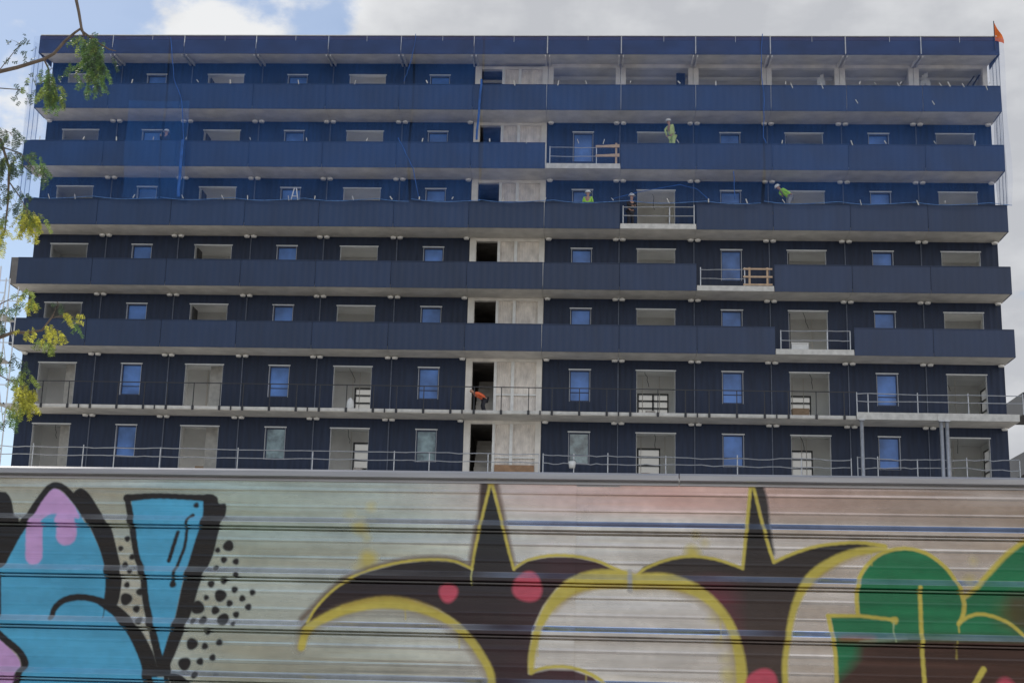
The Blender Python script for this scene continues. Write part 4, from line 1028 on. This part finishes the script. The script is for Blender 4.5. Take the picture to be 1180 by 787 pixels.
def hmat():
    m = bpy.data.materials.new('sprayed_corrugated_steel'); m.use_nodes = True; nt = m.node_tree; N = nt.nodes; L = nt.links; b = N['Principled BSDF']
    at = N.new('ShaderNodeAttribute'); at.attribute_name = 'paint'; L.new(at.outputs['Color'], b.inputs['Base Color'])
    mr = N.new('ShaderNodeMapRange'); mr.inputs[1].default_value = .0; mr.inputs[2].default_value = 1; mr.inputs[3].default_value = 1.0; mr.inputs[4].default_value = .0
    L.new(at.outputs['Alpha'], mr.inputs[0]); L.new(mr.outputs[0], b.inputs['Metallic'])
    tc = N.new('ShaderNodeTexCoord'); mp = N.new('ShaderNodeMapping'); mp.inputs['Scale'].default_value = (1.6, 1.6, 34); L.new(tc.outputs['Object'], mp.inputs[0])
    nz = N.new('ShaderNodeTexNoise'); nz.inputs['Scale'].default_value = 1.5; nz.inputs['Detail'].default_value = 2.5; L.new(mp.outputs[0], nz.inputs['Vector'])
    r = N.new('ShaderNodeMapRange'); r.inputs[3].default_value = .16; r.inputs[4].default_value = .40; L.new(nz.outputs[0], r.inputs[0])
    r2 = N.new('ShaderNodeMapRange'); r2.inputs[1].default_value = 0; r2.inputs[2].default_value = .4; r2.inputs[3].default_value = -.12; r2.inputs[4].default_value = 0; L.new(at.outputs['Alpha'], r2.inputs[0])
    ad = N.new('ShaderNodeMath'); ad.operation = 'ADD'; L.new(r.outputs[0], ad.inputs[0]); L.new(r2.outputs[0], ad.inputs[1]); L.new(ad.outputs[0], b.inputs['Roughness'])
    bp = N.new('ShaderNodeBump'); bp.inputs['Strength'].default_value = .16; bp.inputs['Distance'].default_value = .003
    L.new(nz.outputs[0], bp.inputs['Height']); L.new(bp.outputs[0], b.inputs['Normal'])
    return m
M['hoard'] = hmat()
M['cap'] = material('cap_galvanised', (.42, .41, .41), .36, .5, .12, 3, streak=(1, 1, 20))
M['post'] = material('hoarding_post', (.3, .3, .31), .5, .6, .2, 4)

SEAMS = [-14.68, -12.28, -9.88, -7.48, -5.08, -2.68, -.28, 2.12, 4.52, 6.92, 9.32, 11.72]
Q0 = Vector(hw(0, 0)); ES = Vector((cos(HA), -sin(HA), 0)); EN = Vector((-sin(HA), -cos(HA), 0))
for i in range(len(SEAMS) - 1):
    s0, s1 = SEAMS[i], SEAMS[i + 1] + .03
    fine = s1 > -2.75 and s0 < 1.75
    cols = np.arange(s0, s1, .0031) if fine else np.linspace(s0, s1, 60)
    if s0 < -2.6 and fine: cols = np.concatenate([np.linspace(s0, -2.62, 60), np.arange(-2.617, s1, .0031)]) if s1 > -2.62 else np.linspace(s0, s1, 60)
    if s0 > -.5 and fine: cols = np.concatenate([np.arange(s0, 1.6, .0031), np.linspace(1.61, s1, 60)]) if s0 < 1.6 else np.linspace(s0, s1, 60)
    nc, nr = len(cols), len(ZR)
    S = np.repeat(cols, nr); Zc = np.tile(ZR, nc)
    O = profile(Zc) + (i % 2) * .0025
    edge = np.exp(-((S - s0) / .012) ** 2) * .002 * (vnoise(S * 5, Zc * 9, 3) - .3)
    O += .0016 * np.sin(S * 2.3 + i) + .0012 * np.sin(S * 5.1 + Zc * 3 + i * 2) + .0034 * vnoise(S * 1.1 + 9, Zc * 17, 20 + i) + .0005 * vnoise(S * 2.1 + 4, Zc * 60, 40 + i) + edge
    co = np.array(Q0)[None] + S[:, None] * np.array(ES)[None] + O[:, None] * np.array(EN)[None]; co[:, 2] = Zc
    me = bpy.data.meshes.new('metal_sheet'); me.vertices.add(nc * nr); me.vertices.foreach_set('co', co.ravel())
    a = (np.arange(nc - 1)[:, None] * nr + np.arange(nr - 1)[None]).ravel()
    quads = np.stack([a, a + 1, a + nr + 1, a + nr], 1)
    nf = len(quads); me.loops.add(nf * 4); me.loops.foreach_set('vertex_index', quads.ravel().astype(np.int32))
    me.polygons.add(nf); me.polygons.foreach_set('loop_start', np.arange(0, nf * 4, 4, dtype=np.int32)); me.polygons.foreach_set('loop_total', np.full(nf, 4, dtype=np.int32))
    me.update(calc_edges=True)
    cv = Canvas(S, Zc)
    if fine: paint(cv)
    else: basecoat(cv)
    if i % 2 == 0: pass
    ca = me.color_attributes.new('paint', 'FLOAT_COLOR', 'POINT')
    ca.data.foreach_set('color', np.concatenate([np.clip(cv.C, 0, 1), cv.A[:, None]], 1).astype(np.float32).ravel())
    me.materials.append(M['hoard'])
    o = bpy.data.objects.new('metal_sheet', me); col.objects.link(o); o.parent = hoard; o.matrix_parent_inverse = Matrix.Translation(-Vector(hoard.location))
# cap rail: folded profile along the top
def extr(name, prof, s0, s1, mat):
    b = MB()
    for (o0, z0), (o1, z1) in zip(prof[:-1], prof[1:]): b.poly([hw(s0, z0, o0), hw(s1, z0, o0), hw(s1, z1, o1), hw(s0, z1, o1)])
    return b.build(name, mat, hoard)
capp = [(-.05, 2.49), (-.04, 2.503), (.018, 2.504), (.027, 2.496), (.028, 2.478), (.020, 2.474), (.004, 2.472), (.004, 2.469), (.012, 2.467), (.012, 2.461), (.0, 2.4595), (.0, 2.455)]
for s0, s1 in ((-14.68, -6.0), (-5.996, .12), (.124, 6.2), (6.204, 11.72)): extr('cap_rail', capp, s0, s1, M['cap'])
for s in [x + .05 for x in SEAMS]:
    b = MB(); v = [hw(s - .04, 0, -.12), hw(s + .04, 0, -.12), hw(s + .04, 0, -.06), hw(s - .04, 0, -.06)]
    n = len(b.v); b.v += v + [(p[0], p[1], 2.44) for p in v]
    for q in ((0, 1, 5, 4), (1, 2, 6, 5), (2, 3, 7, 6), (3, 0, 4, 7), (4, 5, 6, 7)): b.f.append(q); b.m.append(0)
    b.build('post', M['post'], hoard)

# ------------------------------------------------------------------ unseen houses added across the street for the steel to mirror
M['render_beige'] = material('beige_house_render', (.52, .42, .33), .85, 0, .15, .3)
M['roof_tile'] = material('dark_roof_tile', (.10, .06, .05), .8, 0, .2, 2)
for hx, w_, hh, c_ in ((-34, 13, 7.5, 'left'), (-12, 14, 6.2, 'middle'), (11, 12, 8.2, 'right')):
    h = empty('reflection_house', (hx, -90, 0), 'unseen beige house added behind the viewer for the steel to reflect, %s of three' % c_, 'house', 'unseen houses added for reflections')
    b = MB(); b.box(hx - w_ / 2, hx + w_ / 2, -99, -89, 0, hh); b.build('wall', M['render_beige'], h)
    b = MB(); prism(b, hx - w_ / 2 - .3, hx + w_ / 2 + .3, [(-99.4, hh + .01), (-88.6, hh + .01), (-94, hh + 2.6)]); b.build('roof', M['roof_tile'], h)
    for q in range(4):
        for zz in (1.0, 3.9):
            xx = hx - w_ / 2 + (q + .5) * w_ / 4; b = MB(); b.box(xx - .55, xx + .55, -89, -88.96, zz, zz + 1.5); b.build('window', M['greenglass'], h)
# ------------------------------------------------------------------ sky and sun
w = bpy.data.worlds.new('World'); scene.world = w; w.use_nodes = True; nt = w.node_tree; N = nt.nodes; L = nt.links
for n in list(N): N.remove(n)
out = N.new('ShaderNodeOutputWorld')
sun_dir = Vector((-.52, .62, .75)).normalized()
el = math.asin(sun_dir.z); az = math.atan2(sun_dir.x, sun_dir.y)
sky = N.new('ShaderNodeTexSky'); sky.sky_type = 'NISHITA'; sky.sun_disc = False; sky.sun_elevation = el; sky.sun_rotation = az; sky.air_density = 1.0; sky.dust_density = .25; sky.ozone_density = 1.6
bg1 = N.new('ShaderNodeBackground'); bg1.inputs[1].default_value = .115; L.new(sky.outputs[0], bg1.inputs[0])
tc = N.new('ShaderNodeTexCoord'); sx_ = N.new('ShaderNodeSeparateXYZ'); L.new(tc.outputs['Generated'], sx_.inputs[0])
def mth(op, a, b_=None, c=None):
    n = N.new('ShaderNodeMath'); n.operation = op
    for i, v in enumerate((a, b_, c)):
        if v is None: continue
        if isinstance(v, (int, float)): n.inputs[i].default_value = v
        else: L.new(v, n.inputs[i])
    return n.outputs[0]
def noise(scale, detail, vec=None, rough=.55, off=(0, 0, 0), sc=(1, 1, 1)):
    mp = N.new('ShaderNodeMapping'); mp.inputs['Location'].default_value = off; mp.inputs['Scale'].default_value = sc; L.new(tc.outputs['Generated'], mp.inputs[0])
    n = N.new('ShaderNodeTexNoise'); n.inputs['Scale'].default_value = scale; n.inputs['Detail'].default_value = detail; n.inputs['Roughness'].default_value = rough
    L.new(mp.outputs[0], n.inputs['Vector']); return n.outputs[0]
def rng_(v, a, b_, c, d, smooth=True):
    n = N.new('ShaderNodeMapRange'); n.interpolation_type = 'SMOOTHSTEP' if smooth else 'LINEAR'
    for i, q in enumerate((a, b_, c, d)): n.inputs[i + 1].default_value = q
    L.new(v, n.inputs[0]); return n.outputs[0]
n1 = noise(8, 8, off=(3.1, 1.2, .4), sc=(1, 1, 1.7)); n2 = noise(14, 6, off=(.5, 2.2, 1.7)); n3 = noise(7, 6, off=(5, 2, 1), sc=(1, 1, 2.2))
az_ = mth('DIVIDE', sx_.outputs[0], mth('MAXIMUM', sx_.outputs[1], .25))           # 0 straight ahead, negative to the left
bias = mth('ADD', rng_(az_, -.44, -.26, -.32, .08), rng_(az_, -.21, -.10, 0, .36))
zen = rng_(sx_.outputs[2], .55, .78, 0, -1.2)
cl = mth('ADD', mth('ADD', mth('ADD', mth('MULTIPLY_ADD', n1, 2.6, -.72), mth('MULTIPLY', mth('SUBTRACT', n2, .5), .25)), bias), zen)
mask = rng_(cl, .44, .72, .2, 1)
shade = mth('ADD', mth('MULTIPLY', rng_(az_, -.24, -.02, 0, 1), .75), mth('MULTIPLY', mth('SUBTRACT', n3, .5), 2.2))
cr = N.new('ShaderNodeValToRGB'); L.new(mth('ADD', shade, mth('MULTIPLY', mth('SUBTRACT', n2, .5), .9)), cr.inputs[0])
cr.color_ramp.elements[0].position = .0; cr.color_ramp.elements[0].color = (.86, .87, .88, 1)
cr.color_ramp.elements[1].position = .9; cr.color_ramp.elements[1].color = (.53, .545, .58, 1)
bg2 = N.new('ShaderNodeBackground'); L.new(cr.outputs[0], bg2.inputs[0]); L.new(rng_(sx_.outputs[1], -.3, .35, 1.75, 1.0), bg2.inputs[1])
mx = N.new('ShaderNodeMixShader'); L.new(mask, mx.inputs[0]); L.new(bg1.outputs[0], mx.inputs[1]); L.new(bg2.outputs[0], mx.inputs[2]); L.new(mx.outputs[0], out.inputs[0])
sd = bpy.data.lights.new('sun', 'SUN'); sd.energy = 3.2; sd.angle = radians(.5); sd.color = (1, .95, .87)
so = bpy.data.objects.new('sun', sd); col.objects.link(so); so.rotation_euler = sun_dir.to_track_quat('Z', 'Y').to_euler(); so.location = (0, 0, 60)

scene.view_settings.view_transform = 'Standard'; scene.view_settings.look = 'None'; scene.view_settings.exposure = 0
scene.render.engine = 'CYCLES'; scene.cycles.transparent_max_bounces = 16; scene.cycles.max_bounces = 8
